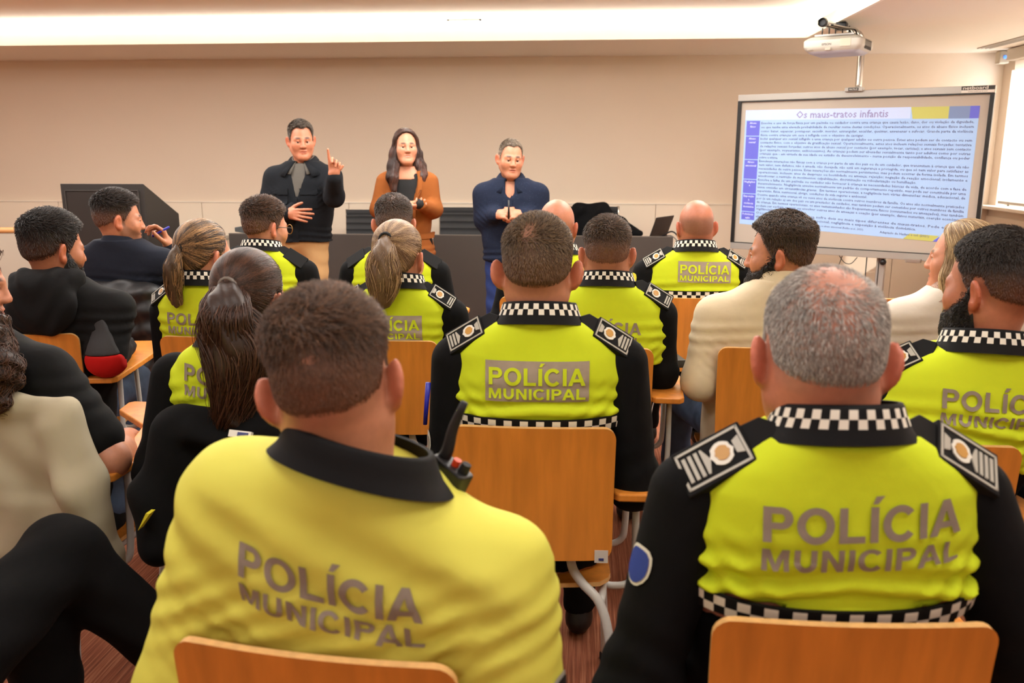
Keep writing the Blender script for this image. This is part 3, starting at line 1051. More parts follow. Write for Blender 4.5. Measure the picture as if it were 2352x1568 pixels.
def make_chair(tablet=True):
    t = thing('lecture_chair', 'x', 'chair', (0, 0, 0))
    # backrest: rounded corners, slightly dished
    z0, z1, w, r = 0.545, 0.878, 0.1925, 0.030
    zs = np.concatenate([z0 + r * (1 - np.cos(np.linspace(0, PI / 2, 6))), np.linspace(z0 + r, z1 - r, 9)[1:-1], z1 - r * (1 - np.sin(np.linspace(0, PI / 2, 6)))])
    rows = []
    for z in zs:
        e = 0
        if z < z0 + r:
            e = r - math.sqrt(max(r * r - (z0 + r - z) ** 2, 0))
        if z > z1 - r:
            e = r - math.sqrt(max(r * r - (z - z1 + r) ** 2, 0))
        ww = w - e - 0.004 * (z1 - z) / (z1 - z0)
        k = (z - z0) / (z1 - z0)
        rows.append([(u * ww, 0.010 + 0.012 * math.sin(k * PI) - 0.014 * (1 - (u * ww / w) ** 2), z) for u in np.linspace(-1, 1, 13)])
    br = plywood('backrest', np.array(rows), 0.011, t)
    # seat: waterfall front edge
    rows = []
    for k, y in enumerate(np.linspace(0.03, 0.43, 13)):
        e = 0.03 * (1 if k in (0, 12) else 0.25 if k in (1, 11) else 0)
        z = 0.452 - 0.02 * math.sin(PI * (y - 0.03) / 0.42) - (0.03 * ((y - 0.34) / 0.09) ** 2 if y > 0.34 else 0)
        rows.append([(u * (0.195 - e), y, z + 0.008 * u * u) for u in np.linspace(-1, 1, 9)])
    plywood('seat', np.array(rows), 0.011, t)
    for s in (-1, 1):
        G().tube([(s * 0.09, 0.018, 0.60), (s * 0.095, 0.022, 0.52), (s * 0.12, 0.02, 0.475), (s * 0.165, 0.0, 0.43), (s * 0.19, -0.03, 0.34), (s * 0.205, -0.07, 0.16), (s * 0.212, -0.10, 0.008)], 0.0115, 10, sub=5).build('rear_leg', M_STEEL, t, smooth=True)
        G().tube([(s * 0.165, 0.0, 0.43), (s * 0.175, 0.10, 0.425), (s * 0.178, 0.34, 0.415), (s * 0.185, 0.405, 0.36), (s * 0.20, 0.43, 0.16), (s * 0.205, 0.44, 0.008)], 0.0115, 10, sub=5).build('front_leg', M_STEEL, t, smooth=True)
        for y in (-0.10, 0.44):
            G().lathe([(0.010, 0.0), (0.015, 0.0), (0.015, 0.02), (0.0125, 0.024)], 10, (s * (0.212 if y < 0 else 0.205), y, 0.0)).build('foot_cap', M_RUBBER, t, smooth=True, sharp=40)
    G().tube([(-0.178, 0.20, 0.417), (0.178, 0.20, 0.417)], 0.009, 8).build('cross_bar', M_STEEL, t, smooth=True)
    if tablet:
        out = [(0.205, 0.015), (0.285, 0.015), (0.300, 0.035), (0.302, 0.30), (0.295, 0.62), (0.275, 0.655), (0.0, 0.655), (-0.015, 0.64), (0.0, 0.56), (0.16, 0.42), (0.195, 0.30), (0.192, 0.03)]
        G().prism(out, 0.688, 0.708).build('writing_tablet', [M_WOOD], t, bevel=0.004)
        G().tube([(0.172, 0.12, 0.425), (0.20, 0.12, 0.415), (0.245, 0.13, 0.42), (0.258, 0.14, 0.47), (0.258, 0.16, 0.688)], 0.0095, 10, sub=5).build('tablet_support', M_STEEL, t, smooth=True)
        G().tube([(0.175, 0.36, 0.415), (0.205, 0.365, 0.412), (0.238, 0.36, 0.43), (0.248, 0.355, 0.48), (0.250, 0.34, 0.688)], 0.0095, 10, sub=5).build('tablet_support', M_STEEL, t, smooth=True)
    return t


CH0 = make_chair()


def place_chair(x, y, rz, label, tablet=True):
    o = dup_tree(CH0)
    if not tablet:
        for ch in list(o.children):
            if ch.name.split('.')[0] in ('writing_tablet', 'tablet_support'):
                bpy.data.objects.remove(ch)
    o.location = (x, y, 0)
    o.rotation_euler = (0, 0, math.radians(rz))
    tag(o, label, 'chair', 'beech plywood lecture chairs')
    return o


CHAIRS = dict(
    A1=(-0.335, 0.955, -6, 'lecture chair under the officer with yellow sleeves and a radio, nearest the camera'),
    A2=(0.385, 1.085, 2, 'lecture chair under the balding grey officer, its back large at the bottom right'),
    B0=(-1.46, 1.92, -2, 'lecture chair with the beige shirt hung over it'),
    B1=(-0.80, 1.90, -4, 'lecture chair with the black jacket draped over its back'),
    B2=(-0.10, 1.895, 1, 'lecture chair in the middle with its whole plywood back in view and a white sticker'),
    B3=(0.775, 1.85, -4, 'lecture chair at the right edge under the bearded officer'),
    C0=(-1.95, 2.79, 8, 'lecture chair under the man in the black hoodie, its tablet lying clear'),
    C1=(-1.26, 2.80, 0, 'lecture chair under the officer with the highlighted dark ponytail'),
    C2=(-0.665, 2.79, 0, 'lecture chair under the officer with the blonde ponytail'),
    C3=(0.055, 2.74, -3, 'lecture chair under the officer with the dark crew cut and faded sides'),
    C4=(0.655, 2.78, 2, 'lecture chair under the bearded man in the cream fleece'),
    C5=(1.32, 2.80, 0, 'lecture chair under the blonde woman in white'),
    D0=(-2.16, 3.74, -4, 'lecture chair under the man in the navy sweater holding a pen'),
    D1=(-1.47, 3.74, -6, 'lecture chair under the officer with glasses'),
    D2=(-0.86, 3.74, 0, 'lecture chair in the front row under the officer before the woman in tan'),
    D3=(-0.155, 3.72, 0, 'lecture chair under the bald officer half hidden behind the crew-cut head'),
    D4=(0.515, 3.75, 0, 'lecture chair under the bald officer nearest the whiteboard'),
    A0=(-1.27, 0.98, -4, 'lecture chair at the bottom left corner under the person with crossed legs'),
    D5=(1.235, 3.80, 0, 'empty lecture chair in the front row before the whiteboard'),
)
for k, (x, y, rz, lb) in CHAIRS.items():
    CHAIRS[k] = (x, y, rz, place_chair(x, y, rz, lb, k not in ('A0', 'A1', 'B1')))
for _c in list(CH0.children) + [CH0]:
    bpy.data.objects.remove(_c)
# inventory sticker on the middle chair
st = G().box((0.165, -0.006, 0.557), (0.032, 0.0012, 0.032)).build('inventory_sticker', mat('sticker_white', (222, 216, 210), 0.5), CHAIRS['B2'][3])
G().box((0.165, -0.0072, 0.550), (0.012, 0.001, 0.006)).build('sticker_mark', mat('sticker_blue', (60, 70, 130), 0.5), st)

# ------------------------------------------------------------------ people
def skin_of(o):
    return np.array(lin(o.get('skin', (214, 152, 122)))[:3]) * np.array([0.80, 0.72, 0.68])


M_SKIN = mat('skin', (214, 152, 122), 0.48, attr=True, noise=(90, 0.06), bump=(400, 0.08, 0.001))
M_HAIR = mat('hair', (60, 40, 28), 0.48, attr=True, noise=(260, 0.25), spec=0.45)
M_STRAND = mat('hair_strand', (60, 40, 28), 0.42, attr=True, spec=0.5)
M_EYEW = mat('eye_white', (196, 186, 176), 0.3)
M_IRIS = mat('eye_iris', (48, 32, 22), 0.15)
M_VEST = mat('hi_vis_fabric', (208, 226, 40), 0.8, noise=(9, 0.03), fold=(14, 0.25, 0.010), bump=(700, 0.15, 0.0006), spec=0.25)
M_JACKET = mat('hi_vis_jacket', (222, 218, 92), 0.7, noise=(7, 0.03), fold=(12, 0.25, 0.010), bump=(700, 0.1, 0.0006), spec=0.25)
M_DARK = mat('black_uniform_cloth', (8, 8, 10), 0.9, noise=(20, 0.15), fold=(16, 0.3, 0.010), bump=(700, 0.2, 0.0006), spec=0.2)
M_CHECKW = mat('check_white', (232, 226, 212), 0.6)
M_CHECKB = mat('check_black', (10, 10, 12), 0.75, spec=0.25)
M_REFL = mat('reflective_grey_print', (146, 134, 120), 0.45, noise=(60, 0.06))
M_PATCHG = mat('reflective_grey_panel', (164, 150, 138), 0.5, noise=(50, 0.07))
M_SLVR = mat('silver_braid', (176, 172, 160), 0.4)
M_GOLD = mat('gold_thread', (190, 140, 60), 0.4)
M_ENAMEL = mat('white_enamel', (226, 222, 210), 0.4)
M_PATCHK = mat('patch_black', (20, 20, 22), 0.6)
M_PATCHB = mat('patch_blue', (34, 60, 150), 0.6)
M_PATCHY = mat('patch_yellow', (226, 214, 50), 0.6)
M_DENIM = mat('blue_denim', (74, 94, 124), 0.85, noise=(30, 0.12), bump=(600, 0.2, 0.0006))
M_SHOE = mat('black_shoe_leather', (17, 16, 16), 0.45)


def cloth(name, col, **kw):
    kw.setdefault('rough', 0.88)
    kw.setdefault('spec', 0.22)
    kw.setdefault('fold', (15, 0.28, 0.010))
    kw.setdefault('bump', (700, 0.2, 0.0006))
    return mat(name, col, **kw)


HAIRLINE_A = np.array([0, 30, 55, 72, 84, 95, 108, 120, 140, 160, 180.0])
HAIRLINE_Z = np.array([0.078, 0.078, 0.066, 0.015, -0.012, 0.026, 0.022, -0.014, -0.028, -0.036, -0.038])


class Head:
    def __init__(self, c, R, s):
        self.c, self.R, self.s = np.array(c, float), R, s

    def w(self, p):
        return self.c + self.R @ (np.array(p, float) * self.s)

    def q(self, X, Y, Z):
        x, y, z = X - self.c[0], Y - self.c[1], Z - self.c[2]
        return [(self.R[0, i] * x + self.R[1, i] * y + self.R[2, i] * z) / self.s for i in range(3)]

    def base(self, sd, nb, ears=True, face=True, neck_r=0.056, jaw=1.0, off=0.0, eo=0.005):
        """skull, face and neck; nb is the base of the neck"""
        w, s, R = self.w, self.s, self.R
        sd.ell(w((0, -0.014, 0.040)), np.array((0.0765, 0.097, 0.093)) * s + off, R, 0.02)
        sd.ell(w((0, 0.030, -0.022)), np.array((0.064, 0.062, 0.088)) * s + off, R, 0.03)
        for e in (-1, 1):
            sd.cone(w((e * 0.054 * jaw, -0.006, -0.045)), w((e * 0.018, 0.070, -0.096)), 0.019 * s + off, 0.020 * s + off, 0.04)
        sd.cone(w((0, -0.020, -0.02)), nb, 0.057 * s * neck_r / 0.056 + off, neck_r * 1.06 + off, 0.035)
        if face:
            for e in (-1, 1):
                sd.ell(w((e * 0.041, 0.060, -0.020)), np.array((0.026, 0.018, 0.024)) * s, R, 0.035)
                sd.cone(w((e * 0.010, 0.083, 0.024)), w((e * 0.046, 0.070, 0.024)), 0.010 * s, 0.009 * s, 0.015)
                sd.ell(w((e * 0.031, 0.096, 0.006)), np.array((0.017, 0.015, 0.0105)) * s, R, 0.012, 's')
            sd.cone(w((0, 0.086, 0.020)), w((0, 0.106, -0.024)), 0.0090 * s, 0.0115 * s, 0.014)
            for e in (-1, 1):
                sd.ell(w((e * 0.0115, 0.100, -0.027)), np.array((0.0085, 0.010, 0.008)) * s, R, 0.008)
            sd.ell(w((0, 0.0885, -0.0545)), np.array((0.023, 0.011, 0.0065)) * s, R, 0.007)
            sd.ell(w((0, 0.0875, -0.0655)), np.array((0.020, 0.011, 0.007)) * s, R, 0.007)
            sd.cone(w((-0.021, 0.0945, -0.0600)), w((0.021, 0.0945, -0.0600)), 0.0022 * s, 0.0022 * s, 0.006, 's')
            sd.ell(w((0, 0.080, -0.097)), np.array((0.020, 0.017, 0.016)) * s, R, 0.015)
        if ears:
            for e in (-1, 1):
                Re = R @ rot(rz=e * (0.50 + 30 * eo), ry=e * 0.12)
                sd.ell(w((e * (0.0840 + eo), -0.018, 0.003)), np.array((0.0085, 0.0205, 0.033)) * s, Re, 0.008)
                sd.ell(w((e * (0.0790 + eo * 0.7), -0.010, -0.023)), np.array((0.0085, 0.012, 0.013)) * s, Re, 0.010)
                sd.ell(w((e * (0.0925 + eo), -0.013, 0.004)), np.array((0.0065, 0.011, 0.020)) * s, Re, 0.005, 's')
        return sd


def head_colours(H, V, o):
    """own colours of the skin: lips, brows, stubble, shaved scalp, redder ears and cheeks"""
    x, y, z = H.q(V[:, 0], V[:, 1], V[:, 2])
    skin = skin_of(o)
    C = np.tile(skin, (len(V), 1))

    def mixc(k, col):
        nonlocal C
        C = C * (1 - k[:, None]) + np.array(col) * k[:, None]
    red = skin * np.array([1.08, 0.74, 0.70])
    mixc(0.75 * sstep(0.078, 0.088, np.abs(x)) * (np.abs(z) < 0.045), red)
    mixc(0.15 * np.exp(-((np.abs(x) - 0.040) ** 2 + (z + 0.022) ** 2) / 0.0004) * (y > 0.03), red)
    mixc(0.2 * np.exp(-(x ** 2 + (z + 0.026) ** 2) / 0.0003) * (y > 0.09), red)
    hairc = np.array(lin(o.get('hairc', (52, 38, 28)))[:3])
    if o.get('face', True):
        lip = np.exp(-((x / 0.021) ** 4 + ((z + 0.060) / 0.0095) ** 4)) * (y > 0.075)
        mixc(0.75 * lip, skin * np.array([0.80, 0.42, 0.42]))
        mixc(0.8 * np.exp(-((x / 0.019) ** 4 + ((z + 0.0600) / 0.0022) ** 4)) * (y > 0.075), o.get('mouthc', (0.05, 0.012, 0.012)))
        bz = 0.0285 + 0.003 * np.cos((np.abs(x) - 0.03) / 0.018)
        brow = np.exp(-(((np.abs(x) - 0.031) / 0.018) ** 4 + ((z - bz) / 0.0058) ** 4)) * (y > 0.05)
        mixc(0.97 * brow, np.array(lin(o.get('browc', o.get('hairc', (52, 38, 28))))[:3]) * 0.5)
    st = o.get('stubble', 0.0)
    if st:
        edge = np.interp(y, [-0.02, 0.004, 0.018, 0.05, 0.08, 0.11], [0.034, 0.022, -0.012, -0.034, -0.047, -0.047])
        m = sstep(0.008, -0.008, z - edge) * sstep(-0.018, 0.0, y) * sstep(-0.15, -0.11, z) * (np.abs(x) < 0.08)
        lipm = np.exp(-((x / 0.024) ** 4 + ((z + 0.060) / 0.010) ** 4)) * (y > 0.07)
        mixc(st * m * (1 - lipm), hairc)
    sh = o.get('shaved')
    if sh:
        ang = np.degrees(np.arctan2(np.abs(x), y))
        zl = np.interp(ang, HAIRLINE_A, HAIRLINE_Z)
        k = sstep(-0.004, 0.012, z - zl) * sstep(sh[2], sh[1], z + 0.15 * np.maximum(y, 0))
        mixc(sh[0] * k * (np.abs(x) < 0.081), hairc)
    nk = o.get('neckshade', 0.25)
    ang = np.degrees(np.arctan2(np.abs(x), y))
    zl = np.interp(ang, HAIRLINE_A, HAIRLINE_Z)
    if o.get('hair', 'short') == 'short':
        mixc(nk * sstep(-0.020, 0.004, z - zl) * (np.abs(x) < 0.080) * (y < 0.05), hairc)
    return np.concatenate([C, np.ones((len(V), 1))], 1)


def strands(name, sd, H, V, Fq, n, steps, flow, length, lift, rad, colf, parent, rs, jitter=0.15, keep=None):
    """lay hair along the surface of sd, following flow(q) in the head's frame"""
    c = V[Fq].mean(1)
    if keep is not None:
        c = c[keep(*H.q(c[:, 0], c[:, 1], c[:, 2]))]
    if len(c) == 0:
        return None
    P = c[rs.integers(0, len(c), n)] + rs.normal(0, 0.003, (n, 3))
    g = sd.grad(P)
    P = P - g * sd.eval(P)[:, None]
    q0 = np.stack(H.q(P[:, 0], P[:, 1], P[:, 2]), 1)
    L = length(q0, rs) / (steps - 1)
    seg = [P - g * 0.001]
    jd = rs.normal(0, jitter, (n, 3))
    for k in range(1, steps):
        q = np.stack(H.q(P[:, 0], P[:, 1], P[:, 2]), 1)
        d = flow(q) @ H.R.T + jd
        d = d - g * (d * g).sum(1, keepdims=True)
        d /= np.linalg.norm(d, axis=1, keepdims=True) + 1e-9
        P = P + d * L[:, None]
        g = sd.grad(P)
        P = P - g * np.clip(sd.eval(P), -0.02, 0.02)[:, None]
        lf = lift(q0, rs) if callable(lift) else lift
        seg.append(P + g * (np.asarray(lf) * (k / (steps - 1))).reshape(-1, 1))
    pts = np.stack(seg, 1)
    return curves_obj(name, pts, rad, colf(q0, rs), parent)


def curves_obj(name, pts, rad, col, parent):
    n, m = pts.shape[:2]
    hc = bpy.data.hair_curves.new(name)
    hc.add_curves([m] * n)
    hc.position_data.foreach_set('vector', pts.astype(np.float32).ravel())
    a = hc.attributes.new('radius', 'FLOAT', 'POINT')
    prof = np.interp(np.linspace(0, 1, m), [0, 0.6, 1], [1, 0.9, 0.35])
    a.data.foreach_set('value', np.tile(rad * prof, n).astype(np.float32))
    a = hc.attributes.new('tint', 'FLOAT_COLOR', 'POINT')
    cc = np.concatenate([np.repeat(col, m, axis=0), np.ones((n * m, 1))], 1)
    a.data.foreach_set('color', cc.astype(np.float32).ravel())
    hc.materials.append(M_STRAND)
    o = bpy.data.objects.new(name, hc)
    COL.objects.link(o)
    o.parent = parent
    o['kind'] = 'stuff'
    return o


def hand(sd, wr, f, n, side, curl=(0.5, 0.5, 0.55, 0.6), thumb=0.5, s=1.0, spread=0.10, thumb_dir=None):
    """palm and five fingers; f points from wrist to knuckles, n out of the palm, side to the thumb"""
    wr, f, n = np.array(wr, float), np.array(f, float), np.array(n, float)
    f = f / np.linalg.norm(f)
    n = n - f * (n @ f)
    n /= np.linalg.norm(n)
    sd_ = np.cross(n, f) * side
    K = []
    for i in range(4):
        off = (0.030 - 0.020 * i) * s
        kn = wr + f * (0.088 - 0.004 * abs(i - 1) - 0.004 * (i == 3)) * s + sd_ * off
        sd.cone(wr + f * 0.018 * s + sd_ * off * 0.62, kn, 0.0145 * s, 0.0105 * s, 0.012)
        ln = (0.042, 0.047, 0.043, 0.033)[i] * s
        d = f + sd_ * spread * (1.5 - i)
        d /= np.linalg.norm(d)
        p = kn
        a = 0.0
        for j in range(3):
            a += curl[i] * (0.9 if j == 0 else 1.0)
            dd = d * math.cos(a) + n * math.sin(a)
            q = p + dd * ln * (1.0, 0.68, 0.52)[j]
            sd.cone(p, q, (0.0095 - 0.0008 * j) * s, (0.0088 - 0.0008 * j) * s, 0.004)
            p = q
    tb = wr + f * 0.022 * s + sd_ * 0.022 * s + n * 0.006 * s
    td = f * 0.62 + sd_ * 0.75 + n * (0.2 + thumb * 0.5) if thumb_dir is None else np.array(thumb_dir, float)
    td = td / np.linalg.norm(td)
    p1 = tb + td * 0.040 * s
    d2 = td * 0.8 + f * 0.45 + n * thumb * 0.3
    d2 /= np.linalg.norm(d2)
    p2 = p1 + d2 * 0.032 * s
    d3 = d2 * 0.9 + f * 0.25
    d3 /= np.linalg.norm(d3)
    sd.cone(tb, p1, 0.0150 * s, 0.0110 * s, 0.012)
    sd.cone(p1, p2, 0.0108 * s, 0.0098 * s, 0.004)
    sd.cone(p2, p2 + d3 * 0.024 * s, 0.0098 * s, 0.0080 * s, 0.004)
    sd.cone(wr - f * 0.03 * s, wr + f * 0.03 * s, 0.026 * s, 0.024 * s, 0.02)


def torso_prof(S, bw, bd, zbot, hemr=1.0):
    P = [(S + 0.085, 0.072, 0.066), (S + 0.058, 0.098, 0.076), (S + 0.034, 0.134, 0.084), (S + 0.006, 0.174, 0.092), (S - 0.028, 0.203, 0.102),
         (S - 0.08, 0.218, 0.116), (S - 0.17, 0.222, 0.130), (S - 0.28, 0.212, 0.130), (S - 0.40, 0.195, 0.128), (min(S - 0.48, zbot + 0.03), 0.192 * hemr, 0.132 * hemr), (zbot - 0.03, 0.194 * hemr, 0.136 * hemr)]
    return [(z, a * (bw if z < S + 0.05 else 1 + (bw - 1) * 0.5), b * bd) for z, a, b in P]


def ring(name, cen, levels, n, cols, mats, parent, th=0.005, a0=0.0, a1=2 * PI, check=None, nexp=2.0):
    """standing band: levels = list of (z, rx, ry, dy); check = rows that carry a checker; cen=(x,y)"""
    closed = abs(a1 - a0 - 2 * PI) < 1e-6
    m = n if closed else n + 1
    A = np.linspace(a0, a1, n + 1)[:m]
    V, F, M = [], [], []
    L = len(levels)
    for inner in (0, 1):
        for (z, rx, ry, dx, dy, tilt) in levels:
            for a in A:
                ca, sa = math.cos(a), math.sin(a)
                r = (abs(ca) ** nexp + abs(sa) ** nexp) ** (-1 / nexp)
                V.append((cen[0] + dx + (rx - th * inner) * r * ca, cen[1] + dy + (ry - th * inner) * r * sa, z + tilt[0] * r * ca * rx + tilt[1] * r * sa * ry))
    id_ = lambda inn, l, k: inn * L * m + l * m + (k % m)
    for l in range(L - 1):
        for k in range(n):
            q = (id_(0, l, k), id_(0, l, k + 1), id_(0, l + 1, k + 1), id_(0, l + 1, k))
            F.append(q)
            M.append(1 if check and l in check and (k + check.index(l)) % 2 == 0 else 0)
            F.append((id_(1, l, k + 1), id_(1, l, k), id_(1, l + 1, k), id_(1, l + 1, k + 1)))
            M.append(0)
    for k in range(n):
        F.append((id_(0, L - 1, k), id_(0, L - 1, k + 1), id_(1, L - 1, k + 1), id_(1, L - 1, k)))
        M.append(0)
        F.append((id_(1, 0, k), id_(1, 0, k + 1), id_(0, 0, k + 1), id_(0, 0, k)))
        M.append(0)
    return mesh_obj(name, V, F, mats, parent, True, M, sharp=60)


def project(sd, P, d, steps=14, reach=0.25):
    """march points P along direction d until they meet the surface of sd"""
    d = np.array(d, float)
    t = np.zeros(len(P))
    for _ in range(steps):
        D = sd.eval(P + d * t[:, None])
        t += np.clip(D * 0.85, -0.03, 0.06)
    t = np.clip(t, 0, reach)
    return P + d * t[:, None]


def refine(V, F, maxlen):
    """split long edges of a flat triangulated mesh so that it can bend"""
    import bmesh
    bm = bmesh.new()
    vs = [bm.verts.new(v) for v in V]
    for f in F:
        try:
            bm.faces.new([vs[i] for i in f])
        except ValueError:
            pass
    bmesh.ops.triangulate(bm, faces=bm.faces[:])
    for _ in range(3):
        e = [e for e in bm.edges if e.calc_length() > maxlen]
        if not e:
            break
        bmesh.ops.subdivide_edges(bm, edges=e, cuts=1)
        bmesh.ops.triangulate(bm, faces=bm.faces[:])
    V = np.array([v.co[:] for v in bm.verts])
    bm.verts.index_update()
    F = [tuple(v.index for v in f.verts) for f in bm.faces]
    bm.free()
    return V, F


_TXT = {}


def block_text(word):
    """heavy grotesque capitals from bars and arcs, cap height 1"""
    V, F = [], []

    def quad(*p):
        n = len(V)
        V.extend((a, b, 0.0) for a, b in p)
        F.append(tuple(range(n, n + len(p))))

    def bar(x0, y0, x1, y1):
        quad((x0, y0), (x1, y0), (x1, y1), (x0, y1))

    def arc(cx, cy, rx, ry, sx, sy, a0, a1, n=16):
        A = np.radians(np.linspace(a0, a1, n + 1))
        for a, b in zip(A[:-1], A[1:]):
            quad((cx + (rx - sx) * math.cos(a), cy + (ry - sy) * math.sin(a)), (cx + rx * math.cos(a), cy + ry * math.sin(a)),
                 (cx + rx * math.cos(b), cy + ry * math.sin(b)), (cx + (rx - sx) * math.cos(b), cy + (ry - sy) * math.sin(b)))
    x = 0.0
    for ch in word:
        if ch == 'P':
            bar(x + .09, 0, x + .31, 1)
            bar(x + .31, .81, x + .56, 1)
            bar(x + .31, .37, x + .56, .56)
            arc(x + .55, .685, .32, .315, .22, .19, -90, 90, 10)
            x += .93
        elif ch == 'O':
            arc(x + .543, .5, .50, .52, .22, .20, 0, 360, 28)
            x += 1.086
        elif ch == 'C':
            arc(x + .53, .5, .49, .52, .22, .20, 40, 320, 22)
            x += 1.008
        elif ch == 'L':
            bar(x + .09, 0, x + .31, 1)
            bar(x + .31, 0, x + .80, .19)
            x += .853
        elif ch in 'IÍ':
            bar(x + .085, 0, x + .305, 1)
            if ch == 'Í':
                quad((x + .13, 1.08), (x + .27, 1.08), (x + .46, 1.30), (x + .22, 1.30))
            x += .388
        elif ch == 'A':
            quad((x, 0), (x + .235, 0), (x + .61, 1), (x + .39, 1))
            quad((x + .765, 0), (x + 1.0, 0), (x + .61, 1), (x + .39, 1))
            bar(x + .25, .21, x + .75, .39)
            x += 1.008
        elif ch == 'M':
            bar(x + .09, 0, x + .28, 1)
            bar(x + .88, 0, x + 1.07, 1)
            quad((x + .09, 1), (x + .50, 0), (x + .66, 0), (x + .36, 1))
            quad((x + .80, 1), (x + .50, 0), (x + .66, 0), (x + 1.07, 1))
            x += 1.163
        elif ch == 'U':
            bar(x + .09, .40, x + .31, 1)
            bar(x + .70, .40, x + .92, 1)
            arc(x + .505, .405, .415, .42, .22, .21, 180, 360, 12)
            x += 1.008
        elif ch == 'N':
            bar(x + .09, 0, x + .30, 1)
            bar(x + .71, 0, x + .92, 1)
            quad((x + .09, 1), (x + .69, 0), (x + .92, 0), (x + .32, 1))
            x += 1.008
    return np.array(V), F


def vest_print(sd, cx, zc, w, kind, m, parent, slant=0.0, yb=-0.35, mirror=1):
    """POLICIA MUNICIPAL lettering laid on the back of a garment; the wearer faces +y"""
    if 'a' not in _TXT:
        a = block_text('POLÍCIA')
        b = block_text('MUNICIPAL')
        _TXT['a'], _TXT['b'] = a, b
    parts = []
    for (V, F), hgt, base in ((_TXT['a'], 0.178, 0.0), (_TXT['b'], 0.114, -0.150)):
        V = V.copy()
        xm, xM = V[:, 0].min(), V[:, 0].max()
        V[:, 0] = (V[:, 0] - (xm + xM) / 2) / (xM - xm) * w
        V[:, 1] = (V[:, 1] * hgt + base) * w
        parts.append((V, F))
    V = np.concatenate([p[0] for p in parts])
    n0 = len(parts[0][0])
    F = list(parts[0][1]) + [tuple(i + n0 for i in f) for f in parts[1][1]]
    V, F = refine(V, F, 0.022)

    def lay(V2, off):
        P = np.stack([cx + V2[:, 0], np.full(len(V2), yb), zc + V2[:, 1] + slant * V2[:, 0]], 1)
        Q = project(sd, P, (0, 1, 0), reach=0.6)
        g = sd.grad(Q)
        return Q + g * off
    if kind == 'panel':
        U, W = np.meshgrid(np.linspace(-0.54, 0.54, 25) * w, np.linspace(-0.180, 0.250, 14) * w)
        Pm = np.stack([U.ravel(), W.ravel(), 0 * U.ravel()], 1)
        Q = lay(Pm, 0.0022)
        f = []
        for i in range(13):
            for j in range(24):
                f.append((i * 25 + j, i * 25 + j + 1, (i + 1) * 25 + j + 1, (i + 1) * 25 + j))
        pn = mesh_obj('print_panel', Q, f, M_PATCHG, parent, True)
        mesh_obj('lettering', lay(V, 0.0042), F, m, pn, True)
    else:
        mesh_obj('lettering', lay(V, 0.0032), F, M_REFL, parent, True)


def epaulette(sd, p, out, mats_bars, parent, s=1.0, twist=0.0, bars=3, plain=False):
    """shoulder slide: black strap, silver border, bars and a crest; out = direction to the arm"""
    P = project(sd, np.array([[p[0], p[1], p[2] + 0.10]]), (0, 0, -1))[0]
    g = np.mean([sd.grad((P + np.array([dx, dy, 0]))[None])[0] for dx in (-0.03, 0, 0.03) for dy in (-0.02, 0, 0.02)], axis=0)
    g = g / np.linalg.norm(g) + V3(0, -0.62, 0)
    g /= np.linalg.norm(g)
    e1 = np.array(out, float) - g * (np.array(out) @ g)
    e1 /= np.linalg.norm(e1)
    e2 = np.cross(g, e1)
    if twist:
        e1, e2 = e1 * math.cos(twist) + e2 * math.sin(twist), e2 * math.cos(twist) - e1 * math.sin(twist)
    R = np.stack([e1, e2, g], 1)
    c = P + g * 0.004
    o = G().prism([(-0.078 * s, 0.0), (-0.058 * s, -0.024 * s), (0.062 * s, -0.031 * s), (0.062 * s, 0.031 * s), (-0.058 * s, 0.024 * s)], -0.012, 0.005, R=R, c=c)
    o.prism([(-0.032 * s, -0.031 * s), (0.066 * s, -0.033 * s), (0.066 * s, 0.033 * s), (-0.032 * s, 0.031 * s)], -0.012, 0.0095, R=R, c=c)
    ob = o.build('epaulette', M_CHECKB, parent, bevel=0.002)
    if plain:
        return
    g2 = G()
    for a in ((-0.028, -0.027, 0.062, -0.0235), (-0.028, 0.0235, 0.062, 0.027), (-0.0285, -0.027, -0.025, 0.027), (0.0585, -0.027, 0.062, 0.027)):
        x0, y0, x1, y1 = [v * s for v in a]
        g2.prism([(x0, y0), (x1, y0), (x1, y1), (x0, y1)], 0.0085, 0.0108, R=R, c=c)
    g2.build('braid_border', M_SLVR, ob)
    for k in range(bars):
        x0 = (0.050 - 0.0085 * k) * s
        y = 0.018 * s
        if k == bars - 1 and bars > 2:
            pl = [(x0 - 0.005 * s, 0), (x0 + 0.002 * s, -y), (x0 + 0.005 * s, -y), (x0 + 0.005 * s, y), (x0 + 0.002 * s, y)]
        else:
            pl = [(x0, -y), (x0 + 0.005 * s, -y), (x0 + 0.005 * s, y), (x0, y)]
        G().prism(pl, 0.0085, 0.0112, R=R, c=c).build('rank_bar', M_SLVR, ob)
    cr = G()
    disc = lambda rx, ry, x: [(x + rx * s * math.cos(2 * PI * k / 18) * (1 + 0.08 * math.cos(8 * 2 * PI * k / 18)), ry * s * math.sin(2 * PI * k / 18)) for k in range(18)]
    cr.prism(disc(0.0155, 0.0165, 0.004), 0.0085, 0.0115, R=R, c=c, mi=0)
    cr.prism(disc(0.0098, 0.0105, 0.003), 0.0085, 0.0128, R=R, c=c, mi=1)
    cr.prism([(-0.024 * s, -0.013 * s), (-0.014 * s, -0.009 * s), (-0.014 * s, 0.009 * s), (-0.024 * s, 0.013 * s)], 0.0085, 0.0112, R=R, c=c, mi=2)
    cr.build('crest', [M_ENAMEL, M_GOLD, M_SLVR], ob)


